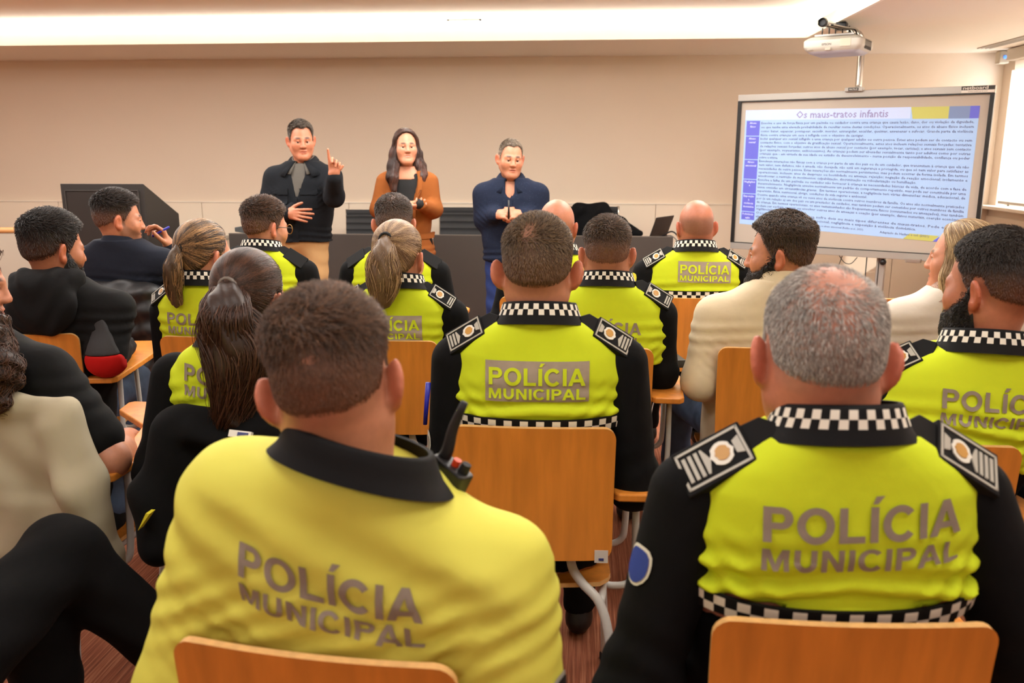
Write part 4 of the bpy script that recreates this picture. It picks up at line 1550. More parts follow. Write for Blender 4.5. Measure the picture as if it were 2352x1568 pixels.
def sleeve_patch(sd, cen, out, up, w, h, layers, parent, label=None):
    """embroidered badge laid on a sleeve; layers = list of (scale, material)"""
    out, up = np.array(out, float), np.array(up, float)
    out /= np.linalg.norm(out)
    up = up - out * (up @ out)
    up /= np.linalg.norm(up)
    sx = np.cross(up, out)
    base = None
    for k, (sc, m) in enumerate(layers):
        pts = []
        for r in (0.0, 0.35, 0.7, 1.0):
            for a in range(20):
                th = 2 * PI * a / 20
                x, y = math.cos(th), math.sin(th)
                kx = (abs(x) ** 3.5 + abs(y) ** 3.5) ** (-1 / 3.5)
                x, y = x * kx, y * kx
                if y < 0:
                    x *= 1 - 0.45 * y * y
                pts.append(np.array(cen) + out * 0.08 + sx * (x * r * w / 2 * sc) + up * (y * r * h / 2 * sc))
        Q = project(sd, np.array(pts), -out)
        Q = Q + sd.grad(Q) * (0.0025 + 0.0015 * k)
        F = []
        for i in range(3):
            for a in range(20):
                b = (a + 1) % 20
                F.append((i * 20 + a, (i + 1) * 20 + a, (i + 1) * 20 + b, i * 20 + b))
        o = mesh_obj('sleeve_badge' if base is None else 'badge_field', Q, F, m, parent if base is None else base, True)
        if base is None:
            base = o
    return base


def V3(*a):
    return np.array(a, float)


def person(sp):
    """one person: body mesh as the root; clothes, hair and eyes are its parts"""
    rs = np.random.default_rng(sp.get('seed', 1))
    cx, cy, rz = sp['at']
    yaw = math.radians(rz)
    Rz = rot(rz=-yaw)
    loc = lambda p: Rz @ (np.array(p, float) - V3(cx, cy, 0))
    le = loc(sp['ear'])
    hs = sp.get('hs', 1.0)
    Rh = rot(rx=-math.radians(sp.get('hpitch', 5)), ry=math.radians(sp.get('hroll', 0)), rz=math.radians(sp.get('hyaw', 0)) - yaw)
    H = Head(le, Rh, hs)
    standing = sp.get('standing', False)
    S = sp.get('S', sp['ear'][2] - 0.165) + (0 if standing else 0.016)
    bw, bd = sp.get('bw', 1.0), sp.get('bd', 1.0)
    aw = bw * sp.get('aw', 1.0)
    roll = math.tan(math.radians(sp.get('roll', 0)))
    nb = loc(sp['neck']) if 'neck' in sp else V3(le[0] * 0.9, le[1] + (-0.02 if standing else -0.005), S + 0.02)
    z0 = 0.95 if standing else 0.5
    px, py = sp.get('pelvis', (0.0, nb[1] + 0.01) if standing else (0.0, 0.205))
    h = sp.get('h', 0.010)
    hh = sp.get('hh', 0.0055)

    def cen(Z):
        s = np.clip((Z - z0) / (S - z0), 0, 1.3)
        return px + (nb[0] - px) * s, py + (nb[1] - py) * s, -roll * np.clip(s, 0, 1)
    zbot = sp.get('zbot', 0.46)
    hem = sp.get('hem', 0.80)
    prof = torso_prof(S, bw, bd, min(zbot, hem), sp.get('hemr', 1.0))
    # limbs
    arms = []
    for e in (-1, 1):
        k = 'armL' if e < 0 else 'armR'
        dz = -roll * e * 0.19 * bw
        sh = V3(nb[0] + e * 0.198 * aw, nb[1] + 0.005, S - 0.058 + dz)
        if k in sp:
            el, wr = [loc(p) for p in sp[k][:2]]
        else:
            el = V3(nb[0] * 0.7 + e * 0.258 * aw, 0.115 if sp.get('aw', 1) == 1 else 0.15, S - 0.33 + 0.5 * dz)
            wr = V3(e * 0.13, 0.37, S - 0.375)
        arms.append((sh, el, wr))
    hips = [V3(e * 0.092, py + (0.01 if standing else 0.03), 0.88 if standing else 0.53) for e in (-1, 1)]
    legs = sp.get('legs')
    if legs is None:
        legs = []
        for e in (-1, 1):
            if standing:
                legs.append((hips[(e + 1) // 2], V3(e * 0.10, py + 0.02, 0.48), V3(e * 0.11, py - 0.01, 0.09)))
            else:
                legs.append((hips[(e + 1) // 2], V3(e * 0.125, 0.63, 0.545), V3(e * 0.13, 0.61 + 0.05 * rs.normal(), 0.09)))
    # ---------------------------------------------------------------- body
    hd = SDF()
    H.base(hd, nb - V3(0, 0, 0.04), sp.get('ears', True), sp.get('facegeo', True), sp.get('neck_r', 0.056), sp.get('jaw', 1.0), 0.0, sp.get('earout', 0.004))
    Vb, Fb = hd.mesh(hh, hi=None)
    tint = head_colours(H, Vb, sp)
    Vs, Fs, Ts = [Vb], [Fb], [tint]
    nbase = len(Vb)
    skin = skin_of(sp)

    def join(V, F):
        nonlocal nbase
        Vs.append(V)
        Fs.append(F + nbase)
        Ts.append(np.tile(np.append(skin, 1.0), (len(V), 1)))
        nbase += len(V)
    core = SDF()
    core.loft([(z, a - 0.022, b - 0.022) for z, a, b in torso_prof(S, bw, bd, zbot)], cen, zhi=S + 0.05)
    for (a, b, c) in arms:
        core.cone(a, b, 0.042, 0.036, 0.03)
        core.cone(b, c, 0.036, 0.024, 0.02)
    for (a, b, c) in legs:
        core.cone(a, b, 0.070, 0.048, 0.03)
        core.cone(b, c, 0.045, 0.032, 0.02)
    join(*core.mesh(0.022))
    if sp.get('bare'):
        for i in sp['bare']:
            a, b, c = arms[i]
            ar = SDF()
            ar.cone(a, b, 0.048, 0.043, 0.03).cone(b, b + (c - b) * 0.35, 0.042, 0.044, 0.03).cone(b + (c - b) * 0.35, c, 0.044, 0.026, 0.03)
            join(*ar.mesh(0.007))
    for i, (a, b, c) in enumerate(arms):
        hp = sp.get('hands', (None, None))[i]
        if hp is False:
            continue
        e = -1 if i == 0 else 1
        s_ = SDF()
        if hp is None:
            hand(s_, c + (c - b) / np.linalg.norm(c - b) * 0.02, V3(-e * 0.35, 0.9, -0.12), V3(-e * 0.2, -0.1, -1), -e, s=hs * 0.98)
        else:
            f, n, sd_, kw = hp
            hand(s_, c + (c - b) / np.linalg.norm(c - b) * 0.015, Rz @ V3(*f), Rz @ V3(*n), sd_, s=hs * kw.pop('s', 1.0), **kw)
        join(*s_.mesh(sp.get('handh', 0.006)))
    body = mesh_obj('person', np.concatenate(Vs), np.concatenate(Fs), M_SKIN, None, True, tint=np.concatenate(Ts), loc=(cx, cy, 0), rz=yaw)
    tag(body, sp['label'], 'person', sp.get('group'))
    # eyes
    if sp.get('eyes'):
        gaze = sp.get('gaze', (0, 0))
        for e in (-1, 1):
            c = H.w((e * 0.031, 0.0752, 0.005))
            r = 0.0122 * hs
            g = G().lathe([(r * math.sin(a), -r * math.cos(a)) for a in np.linspace(0.02, PI - 0.02, 10)], 14, c)
            o = g.build('eye', M_EYEW, body, smooth=True)
            d = Rh @ rot(rx=gaze[1], rz=gaze[0]) @ V3(0, 1, 0)
            up = np.cross(V3(1, 0, 0), d)
            R = np.stack([np.cross(d, up), up, d], 1)
            rr = 0.0068 * hs
            G().lathe([(rr, math.sqrt(r * r - rr * rr)), (rr * 0.7, math.sqrt(r * r - rr * rr * 0.49) + 0.0004), (0.0005, r + 0.0006)], 14, c, R).build('iris', M_IRIS, o, smooth=True)
            lid = SDF()
            lid.cone(H.w((e * 0.017, 0.0830, 0.0125)), H.w((e * 0.031, 0.0850, 0.0130)), 0.0050 * hs, 0.0058 * hs, 0.006)
            lid.cone(H.w((e * 0.031, 0.0850, 0.0130)), H.w((e * 0.045, 0.0755, 0.0105)), 0.0058 * hs, 0.0045 * hs, 0.006)
            lid.cone(H.w((e * 0.018, 0.0815, -0.0030)), H.w((e * 0.044, 0.0755, -0.0025)), 0.0042 * hs, 0.0040 * hs, 0.006)
            V, F = lid.mesh(0.0025)
            mesh_obj('eyelid', V, F, M_SKIN, body, True, tint=np.tile(np.append(skin * 0.86, 1.0), (len(V), 1)))
    # ---------------------------------------------------------------- clothes
    seed = sp.get('seed', 1)
    fa = sp.get('fold', 0.0022)
    fd = sp.get('folddir', (0.0, 1.0))

    fz = max(hem, 0.86) if not standing else zbot

    def folds(X, Y, Z, D):
        """cloth folds: soft rolls above the hem, pulls running in from under the arms, faint creases elsewhere"""
        low = np.exp(-((Z - fz - 0.035) / 0.055) ** 2)
        xr = X - px - (nb[0] - px) * 0.6
        r1 = np.sin(2 * PI * (Z + 0.10 * np.abs(xr) * fd[1] + fd[0] * 0.55 * X) / 0.040 + 1.3 * np.sin(6 * X + seed) + 0.8 * np.sin(14 * X + 2 * seed))
        pul = np.exp(-((np.abs(xr) - 0.17 * bw) / 0.07) ** 2 - ((Z - S + 0.20) / 0.075) ** 2)
        r2 = np.sin(2 * PI * (Z - 0.75 * np.abs(xr)) / 0.036 + seed + 0.7 * np.sin(25 * X))
        r3 = np.sin(38 * (fd[0] * X + fd[1] * Z) + 2.4 * np.sin(8 * X + seed) + 1.7 * np.sin(11 * Z + 2 * seed))
        r4 = np.sin(2 * PI * (Z + 0.62 * X) / 0.085 + 0.9 * np.sin(9 * X + seed)) * np.exp(-((Z - fz - 0.13) / 0.10) ** 2) * abs(fd[0])
        return D + fa * (1.5 * low * r1 + 1.3 * pul * r2 + 0.40 * r3 + 2.2 * r4)
    out = sp['outfit']
    mt = sp.get('cloth')
    vest = None
    slv = []
    sr = sp.get('sleeve_r', (0.064, 0.056, 0.041))

    def sleeve_sdf(i, off=0.0, frac=1.0):
        a, b, c = arms[i]
        s_ = SDF()
        s_.cone(a, b, sr[0] + off, sr[1] + off, 0.04)
        if frac >= 1:
            s_.cone(b, c, sr[1] + off, sr[2] + off, 0.05)

            def fo(X, Y, Z, D):
                return D + fa * 0.9 * np.sin(95 * Z + 40 * Y + 3 * np.sin(20 * X + seed)) * np.exp(-((X - b[0]) ** 2 + (Y - b[1]) ** 2 + (Z - b[2]) ** 2) / 0.012)
            s_.post.append(fo)
        return s_
    if out in ('police', 'police_jacket'):
        vest = SDF()
        vest.loft(prof, cen, 0.0, zlo=hem, zhi=S + 0.052)
        if out == 'police_jacket':
            for i in (0, 1):
                a, b, c = arms[i]
                vest.cone(a, b, sr[0], sr[1], 0.06)
                vest.cone(b, b + (c - b) * 0.25, sr[1], sr[1] - 0.006, 0.03)
        vest.post.append(folds)
        if sp.get('hemband'):
            ht = sp.get('hemtilt', 0.0)
            vest.post.append(lambda X, Y, Z, D: np.maximum(D, sp['hemz'] - 0.006 + ht * (Y - float(cen(np.array(hem))[1])) - Z))
        V, F = vest.mesh(h)
        vo = mesh_obj('jacket' if out == 'police_jacket' else 'vest', V, F, M_JACKET if out == 'police_jacket' else M_VEST, body, True)
        vo['label'] = 'hi-vis yellow ' + ('jacket with yellow sleeves' if out == 'police_jacket' else 'police vest panel')
        for i in (0, 1):
            if out == 'police_jacket':
                a, b, c = arms[i]
                s_ = SDF().cone(b, c, sr[1] - 0.006, sr[2], 0.03)
            else:
                s_ = sleeve_sdf(i)
            slv.append(s_)
            V, F = s_.mesh(h)
            mesh_obj('sleeve', V, F, M_DARK, body, True)
        lo = SDF().loft(prof, cen, -0.008, zlo=zbot, zhi=hem + 0.03)
        V, F = lo.mesh(max(h, 0.012))
        mesh_obj('shirt_tail', V, F, M_DARK, body, True)
        # collar
        c = cen(np.array(S + 0.06))
        cyy = float(c[1]) - 0.005
        cxx = float(c[0])
        t = (roll * -1, -0.22)
        ck = sp.get('check', True)
        cs = sp.get('cs', 1.0)
        cv = sp.get('ch', 1.0)
        lv = [(S + 0.052 + dz_ * cv, rx_ * cs, ry_ * cs, 0, dy_, t) for dz_, rx_, ry_, dy_ in ((-0.016, 0.113, 0.088, 0), (0.0, 0.101, 0.083, 0.001), (0.006, 0.098, 0.082, 0.002), (0.019, 0.093, 0.081, 0.004), (0.032, 0.089, 0.079, 0.006), (0.037, 0.086, 0.077, 0.007))]
        ring('collar', (cxx, cyy), lv, 48, None, [M_CHECKB, M_CHECKW], body, 0.006, check=[2, 3] if ck else None)
        if sp.get('hemband'):
            zz = sp.get('hemz', hem + 0.004)
            lv = []
            for k in range(4):
                z = zz - 0.029 + 0.0145 * k if k < 3 else zz + 0.003
                c_ = cen(np.array(z))
                pz = [p[0] for p in prof][::-1]
                rx = np.interp(z, pz, [p[1] for p in prof][::-1]) + 0.006
                ry = np.interp(z, pz, [p[2] for p in prof][::-1]) + 0.006
                lv.append((z, rx, ry, float(c_[0]), float(c_[1]), (float(c_[2]), sp.get('hemtilt', 0.0))))
            ring('hem_band', (0, 0), lv, 76, None, [M_CHECKB, M_CHECKW], body, 0.006, check=[0, 1], nexp=2.4)
        if sp.get('print'):
            kind, zc, w, sl = sp['print']
            vest_print(vest, float(cen(np.array(zc))[0]) + sp.get('printx', 0.0), zc, w, kind, M_VEST, vo, sl)
        if sp.get('epaul') is not None:
            for e in (-1, 1):
                i = (e + 1) // 2
                if sp['epaul'][i]:
                    P = V3(nb[0] + e * 0.156 * bw, nb[1] - 0.028, S)
                    epaulette(vest, P, (e, -0.12, -0.35), None, vo, sp.get('eps', 1.0), 0.0, sp['epaul'][i], sp.get('plainep', False))
        for (i, kind, dd, k) in sp.get('badges', ()):
            a, b, c = arms[i]
            cpt = a + (b - a) * k
            e = -1 if i == 0 else 1
            ly = {'shield': [(1.0, M_ENAMEL), (0.72, M_PATCHB), (0.42, M_PATCHY)], 'badge': [(1.0, M_SLVR), (0.9, M_PATCHK), (0.5, M_SLVR), (0.40, M_PATCHK)], 'blue': [(1.0, M_ENAMEL), (0.85, M_PATCHB)], 'yellow': [(1.0, M_PATCHY)], 'slip': [(1.0, M_ENAMEL), (0.75, M_PATCHG)]}[kind]
            tgt = vest if out == 'police_jacket' else slv[i]
            sleeve_patch(tgt, cpt, (e * dd[0], dd[1], dd[2]), a - b, sp.get('bsz', (0.06, 0.085))[0], sp.get('bsz', (0.06, 0.085))[1], ly, body)
    elif out == 'plain':
        top = SDF()
        top.loft(prof, cen, 0.004, zlo=zbot if standing else max(zbot, 0.46), zhi=S + sp.get('neckz', 0.055))
        fr = sp.get('sleeve_frac', 1.0)
        for i in (0, 1):
            a, b, c = arms[i]
            if fr < 1:
                top.cone(a, a + (b - a) * fr, sr[0] + 0.004, sr[1] + 0.012, 0.05)
            else:
                top.cone(a, b, sr[0] + 0.004, sr[1] + 0.003, 0.05)
                top.cone(b, c, sr[1] + 0.002, sr[2] + 0.002, 0.04)
        top.post.append(folds)
        if 'toppost' in sp:
            pf = sp['toppost']
            top.post.append(lambda X, Y, Z, D: pf(X, Y, Z, D, cen, S))
        V, F = top.mesh(h)
        vo = mesh_obj(sp.get('topname', 'sweater'), V, F, mt, body, True)
        vest = top
    if sp.get('trousers', True):
        tr = SDF()
        r1, r2, r3 = sp.get('legr', (0.088, 0.066, 0.052))
        for (a, b, c) in legs:
            tr.cone(a, b, r1, r2, 0.03)
            tr.cone(b, c + V3(0, 0, 0.01), r2, r3, 0.03)
        if standing:
            tr.ell((px, py + 0.005, 0.90), (0.165 * bw, 0.115 * bd, 0.11), None, 0.04)
        else:
            tr.ell((0, 0.215, 0.55), (0.175, 0.125, 0.085), None, 0.04)
        tr.post.append(lambda X, Y, Z, D: D + 0.0025 * np.sin(60 * Z + 25 * Y + 3 * np.sin(18 * X + seed)))
        V, F = tr.mesh(sp.get('hleg', 0.014))
        mesh_obj('trousers', V, F, sp.get('trmat', M_DARK), body, True)
        for i, (a, b, c) in enumerate(legs):
            fwd = sp.get('footdir', (V3(-0.15, 1, 0), V3(0.15, 1, 0)))[i]
            fwd = fwd / np.linalg.norm(fwd)
            sh = SDF()
            sh.cone(c + V3(0, 0, 0.03), c + V3(0, 0, -0.045), 0.042, 0.040, 0.02)
            sh.cone(c + V3(0, 0, -0.05) - fwd * 0.03, c + V3(0, 0, -0.055) + fwd * 0.14, 0.034, 0.030, 0.03)
            zf = max(c[2] - 0.088, 0.002)
            sh.post.append(lambda X, Y, Z, D: np.maximum(D, zf - Z))
            V, F = sh.mesh(0.011)
            mesh_obj('shoe', V, F, sp.get('shoemat', M_SHOE), body, True)
    # ---------------------------------------------------------------- hair
    style = sp.get('hair', 'short')
    hairc = np.array(lin(sp.get('hairc', (52, 38, 28)))[:3])
    hair2 = np.array(lin(sp.get('hairc2', sp.get('hairc', (52, 38, 28))))[:3])
    fadec = skin * 0.42 + hairc * 0.58
    fade = sp.get('fade', 0.0)
    thin = sp.get('thin')
    srad = sp.get('srad', 0.0008)
    ns = sp.get('ns', 2500)

    def colf(q, r_):
        k = r_.random(len(q))[:, None] ** 1.5
        if style in ('pony', 'long') and len(q) and np.ptp(q[:, 2]) > 0:
            T_ = np.array(sp.get('tie', (0, 0, 0.13)))
            an = np.arctan2(q[:, 0] - T_[0], q[:, 2] - T_[2])[:, None]
            k = np.clip(0.25 + 0.45 * np.sin(an * 11 + seed) + 0.35 * np.sin(an * 27 + 2 * seed) + 0.25 * r_.normal(0, 1, (len(q), 1)), 0, 1)
        c = hairc * (1 - k) + hair2 * k
        c = c * (0.75 + 0.5 * r_.random(len(q)))[:, None]
        if fade:
            f = sstep(0.085, -0.015, q[:, 2] + 0.15 * np.maximum(q[:, 1], 0))[:, None] * fade
            c = c * (1 - f) + fadec * f
        return c
    if style != 'bald':
        hz = HAIRLINE_Z + (np.array([0, 0, 0, 0, 0.012, 0, 0, -0.01, -0.02, -0.025, -0.025]) if style in ('pony', 'long', 'curly') else 0) + (np.array([0.020, 0.012, -0.004, 0, 0, 0, 0, 0, 0, 0, 0]) if style == 'long' else 0) + sp.get('recede', 0) * np.array([0.2, 1, 0.8, 0, 0, 0, 0, 0, 0, 0, 0]) + sp.get('front', 0) * np.array([1, 1, .8, .2, 0, 0, 0, 0, 0, 0, 0])
        ts, tt = sp.get('thick', (0.0035, 0.013))
        hairs = SDF()
        H.base(hairs, nb - V3(0, 0, 0.04), False, False, sp.get('neck_r', 0.056), sp.get('jaw', 1.0))

        def cap(X, Y, Z, D):
            x, y, z = H.q(X, Y, Z)
            ang = np.degrees(np.arctan2(np.abs(x), y))
            zl = np.interp(ang, HAIRLINE_A, hz)
            k = sstep(0.0, 0.024, z - zl)
            t = (ts + (tt - ts) * sstep(0.045, 0.105, z + sp.get('tf', 0.25) * np.maximum(y, 0))) * k - 0.006 * (1 - k)
            if 'quiff' in sp:
                t = t + sp['quiff'] * np.exp(-((y - 0.065) / 0.04) ** 2 - (x / 0.05) ** 2) * sstep(0.07, 0.10, z)
            if thin:
                t = t - (t + 0.005) * thin[0] * np.exp(-((x - thin[1]) ** 2 + (y - thin[2]) ** 2 * 0.7 + (z - thin[3]) ** 2 * 0.7) / thin[4] ** 2)
            if style == 'curly':
                t = t + 0.006 * np.sin(90 * x + 3 * np.sin(70 * z)) * np.sin(80 * z + 2 * np.sin(60 * y)) * k
            return D - t * hs
        hairs.post.append(cap)
        extra = sp.get('locks')
        if extra:
            wav = sp.get('wave', 0.0)
            full = SDF()
            full.ops = list(hairs.ops)
            full.post = [cap]
            lk = SDF()
            for pts, rad in extra:
                P = [H.w(p) if not isinstance(p, tuple) or len(p) == 3 else loc(p[:3]) for p in pts]
                for a, b, ra, rb in zip(P[:-1], P[1:], rad[:-1], rad[1:]):
                    lk.cone(a, b, ra, rb, 0.03)

            def both(X, Y, Z, D):
                L = np.full(np.shape(D), 1.0)
                for fn, lo_, hi_, k_, m_ in lk.ops:
                    L = smin(L, fn(X, Y, Z), k_)
                if wav:
                    L = L + wav * np.sin(75 * Z + 4 * np.sin(22 * X + seed) + 3 * np.sin(30 * Y)) * np.sin(42 * X + 3 * np.sin(25 * Z) + 9 * Y)
                else:
                    L = L + 0.0022 * np.sin(160 * X + 60 * Y + 5 * np.sin(9 * Z))
                return smin(D, L, 0.02)
            hairs.post.append(both)
            hairs.ops.append((lambda X, Y, Z: np.float64(1.0) + 0 * (X + Y + Z), np.min([o[1] for o in lk.ops], 0), np.max([o[2] for o in lk.ops], 0), 0.001, 'u'))
        V, F = hairs.mesh(sp.get('hhair', hh))
        q = np.stack(H.q(V[:, 0], V[:, 1], V[:, 2]), 1)
        # drop the part of the shell that lies inside the head
        dsk = SDF()
        H.base(dsk, nb - V3(0, 0, 0.04), False, False, sp.get('neck_r', 0.056), sp.get('jaw', 1.0))
        kin = dsk.eval(V) > -0.0035
        F = F[kin[F].any(1)]
        used = np.unique(F)
        mp = np.full(len(V), -1)
        mp[used] = np.arange(len(used))
        V, F, q = V[used], mp[F], q[used]
        ct = np.tile(hairc * 0.6 + hair2 * 0.12, (len(V), 1)) * sp.get('capdark', 1.0)
        if fade:
            f = sstep(0.085, -0.015, q[:, 2] + 0.15 * np.maximum(q[:, 1], 0))[:, None] * fade
            ct = ct * (1 - f) + fadec * f
        if thin:
            f = (thin[0] * np.exp(-((q[:, 0] - thin[1]) ** 2 + (q[:, 1] - thin[2]) ** 2 * 0.7 + (q[:, 2] - thin[3]) ** 2 * 0.7) / (thin[4] * 1.15) ** 2))[:, None] * thin[5]
            ct = ct * (1 - f) + skin * f
        ho = mesh_obj('hair', V, F, M_HAIR, body, True, tint=np.concatenate([ct, np.ones((len(V), 1))], 1))
        keep = (lambda x, y, z: (z > -0.075)) if style == 'short' else None
        if style == 'short':
            wx, wy, wz = sp.get('whorl', (0.010, -0.068, 0.098))

            def flow(q):
                d = q - V3(wx, wy, wz)
                s = np.stack([-d[:, 1], d[:, 0], 0 * d[:, 0]], 1) * 0.9
                d = d + s
                d /= np.linalg.norm(d, axis=1, keepdims=True) + 1e-6
                return d + np.where(q[:, 2:3] < 0.07, 1.0, 0.0) * V3(0, 0, -1.2)
            Lt, Ls = sp.get('L', (0.022, 0.008))
            length = lambda q, r_: (Ls + (Lt - Ls) * sstep(0.04, 0.10, q[:, 2])) * (0.7 + 0.6 * r_.random(len(q)))
            lft = sp.get('lift', (0.010, 0.003))
            lift = lambda q, r_: lft[1] + (lft[0] - lft[1]) * sstep(0.04, 0.10, q[:, 2]) * (0.6 + 0.8 * r_.random(len(q)))
            if thin:
                tn = rs.random
                kf = lambda x, y, z: (z > -0.075) & (rs.random(len(x)) > thin[6] * np.exp(-((x - thin[1]) ** 2 + (y - thin[2]) ** 2 * 0.7 + (z - thin[3]) ** 2 * 0.7) / (thin[4]) ** 2))
                keep = kf
            strands('hair_strands', hairs, H, V, F, ns, 3, flow, length, lift, srad, colf, ho, rs, 0.35, keep)
        elif style == 'pony':
            T = np.array(sp['tie'])

            def flow(q):
                d = T - q
                return d / (np.linalg.norm(d, axis=1, keepdims=True) + 1e-6)
            length = lambda q, r_: np.linalg.norm(T - q, axis=1) * 0.75
            strands('hair_strands', hairs, H, V, F, ns, 6, flow, length, 0.0014, srad, colf, ho, rs, 0.06, None)
        else:
            def flow(q):
                return np.stack([0.25 * q[:, 0] / 0.08, np.where(q[:, 2] > 0.05, -0.5, -0.05), np.full(len(q), -1.0)], 1)
            length = lambda q, r_: 0.05 + 0.05 * r_.random(len(q))
            strands('hair_strands', hairs, H, V, F, ns, 5, flow, length, 0.003 if style == 'long' else 0.008, srad, colf, ho, rs, 0.10 if style == 'long' else 0.7, None)
        if style == 'pony':
            # tail: core and strands along a spine given in the head-free local frame
            T0 = H.w(sp['tie'])
            spine = [T0] + [T0 + V3(*o) for o in sp['tail']]
            SPN = np.array(smooth_path(spine, 6))
            rr = np.interp(np.linspace(0, 1, len(SPN)), np.linspace(0, 1, len(sp['tailr'])), sp['tailr'])
            tl = SDF()
            for i in range(len(SPN) - 1):
                tl.cone(SPN[i], SPN[i + 1], rr[i] * 0.80, rr[i + 1] * 0.80, 0.012)
            wv = sp.get('tailwave', 0.0)
            tl.post.append(lambda X, Y, Z, D: D + 0.002 * np.sin(170 * X + 90 * Y + 6 * np.sin(11 * Z)) + wv * np.sin(55 * Z + 3 * np.sin(30 * X)))
            Vt, Ft = tl.mesh(0.006)
            to = mesh_obj('ponytail', Vt, Ft, M_HAIR, body, True, tint=np.tile(np.append(hairc * 0.55 + hair2 * 0.1, 1), (len(Vt), 1)))
            n, m = sp.get('nt', 1400), 14
            tt_ = np.linspace(0, 1, m)
            sp_ = np.stack([np.interp(tt_, np.linspace(0, 1, len(SPN)), SPN[:, i]) for i in range(3)], 1)
            r_ = np.interp(tt_, np.linspace(0, 1, len(rr)), rr)
            th, rad = rs.random(n) * 2 * PI, np.sqrt(rs.random(n)) ** 0.5
            ph = rs.random(n) * 6.28
            stray = 1 + 0.10 * rs.normal(0, 1, n)
            ux, uy = V3(1, 0, 0), V3(0, 1, 0.0)
            wob = sp.get('tailcurl', 0.004)
            A = th[:, None] + 0.5 * np.sin(2.5 * tt_[None] + ph[:, None])
            RR = (rad * stray)[:, None] * r_[None] * 1.03
            px_ = RR * np.cos(A) + wob * np.sin(14 * tt_[None] + ph[:, None] * 0.4 + th[:, None])
            py_ = RR * np.sin(A) * 0.8 + wob * np.cos(12 * tt_[None] + ph[:, None] * 0.4)
            ln = 0.80 + 0.28 * rs.random(n)
            ttl = np.clip(tt_[None] * ln[:, None], 0, 1)
            base = np.stack([np.interp(ttl, np.linspace(0, 1, len(SPN)), SPN[:, i]) for i in range(3)], 2)
            pts = base + px_[..., None] * ux + py_[..., None] * uy
            curves_obj('hair_strands', pts, srad, colf(np.zeros((n, 3)) + V3(0, 0, 0.1), rs), to)
            ringp = [T0 + Rh @ V3(0.021 * math.cos(a) * hs, 0.002, 0.021 * math.sin(a) * hs) for a in np.linspace(0, 2 * PI, 15)]
            G().tube(ringp, 0.006, 8, cap=False).build('hair_tie', sp.get('tiemat', M_RUBBER), body, smooth=True)
    # beard
    if sp.get('beard'):
        bt = sp['beard']
        bs = SDF()
        H.base(bs, nb - V3(0, 0, 0.04), False, False, sp.get('neck_r', 0.056), sp.get('jaw', 1.0))

        def bf(X, Y, Z, D):
            x, y, z = H.q(X, Y, Z)
            edge = np.interp(y, [-0.02, 0.004, 0.018, 0.05, 0.08, 0.11], [0.034, 0.022, -0.012, -0.034, -0.047, -0.047])
            k = sstep(0.006, -0.008, z - edge) * sstep(-0.016, -0.002, y) * sstep(-0.155, -0.122, z - 0.25 * np.minimum(y, 0.06)) * (np.abs(x) < 0.081)
            k = k * (1 - np.exp(-(x / 0.024) ** 4 - ((z + 0.060) / 0.010) ** 4) * (y > 0.07))
            k = np.maximum(k, (np.abs(x) < 0.030) * (y > 0.07) * sstep(-0.056, -0.050, z) * sstep(-0.036, -0.042, z) * 0.7)
            return D - (bt * k - 0.006 * (1 - k)) * hs
        bs.post.append(bf)
        V, F = bs.mesh(hh)
        dsk = SDF()
        H.base(dsk, nb - V3(0, 0, 0.04), False, False, sp.get('neck_r', 0.056), sp.get('jaw', 1.0))
        kin = dsk.eval(V) > -0.0035
        F = F[kin[F].any(1)]
        if len(F):
            used = np.unique(F)
            mp = np.full(len(V), -1)
            mp[used] = np.arange(len(used))
            V, F = V[used], mp[F]
            bo = mesh_obj('beard', V, F, M_HAIR, body, True, tint=np.tile(np.append(hairc * 0.7, 1), (len(V), 1)))
            strands('beard_strands', bs, H, V, F, 1500, 3, lambda q: np.tile(V3(0, 0.2, -1), (len(q), 1)), lambda q, r_: 0.008 + 0.006 * r_.random(len(q)), 0.004, srad, lambda q, r_: np.tile(hairc, (len(q), 1)) * (0.7 + 0.7 * r_.random((len(q), 1))), bo, rs, 0.4, lambda x, y, z: (z < 0.01) & (z > -0.108) & (y > 0.0))
    return dict(body=body, H=H, top=vest, arms=arms, S=S, nb=nb, cen=cen, loc=loc, prof=prof, bw=bw, yaw=yaw)


def to_world(P, p):
    return rot(rz=P['yaw']) @ np.array(p, float) + np.array(P['body'].location)


PP = {}


def seat(key, **k):
    x, y, rz, _ = CHAIRS[key]
    k.setdefault('at', (x, y, rz))
    PP[key] = person(k)
    return PP[key]


NEAR, MID, FAR = dict(h=0.0065, hh=0.0045), dict(h=0.008, hh=0.005), dict(h=0.010, hh=0.0055)

# ---- row A
A1 = seat('A1', **NEAR, seed=3, label='seated officer with brown crew cut, yellow sleeves and black collar, nearest the camera',
          ear=(-0.325, 1.085, 1.185), hyaw=4, hpitch=12, hroll=-8, S=1.026, roll=13, bw=0.95, bd=1.1, ch=0.9, outfit='police_jacket', hem=0.70,
          neck=(-0.29, 1.08, 1.04), check=False, cs=1.12, fold=0.0020, folddir=(-0.62, 0.78), print=('letters', 0.940, 0.245, -0.19), printx=-0.005,
          earout=0.005, hairc=(62, 46, 34), hairc2=(124, 86, 58), fade=0.5, hs=0.96, thick=(0.002, 0.014), L=(0.024, 0.007), lift=(0.010, 0.002), ns=11000, srad=0.0005,
          thin=(0.55, 0.0, -0.085, 0.065, 0.035, 0.35, 0.45), quiff=0.012, badges=[(1, 'badge', (1, -0.2, 0.05), 0.72)], bsz=(0.06, 0.10), sleeve_r=(0.078, 0.072, 0.05),
          armL=((-0.555, 1.06, 0.74), (-0.44, 1.34, 0.66)), armR=((-0.075, 1.02, 0.70), (-0.16, 1.30, 0.66)))
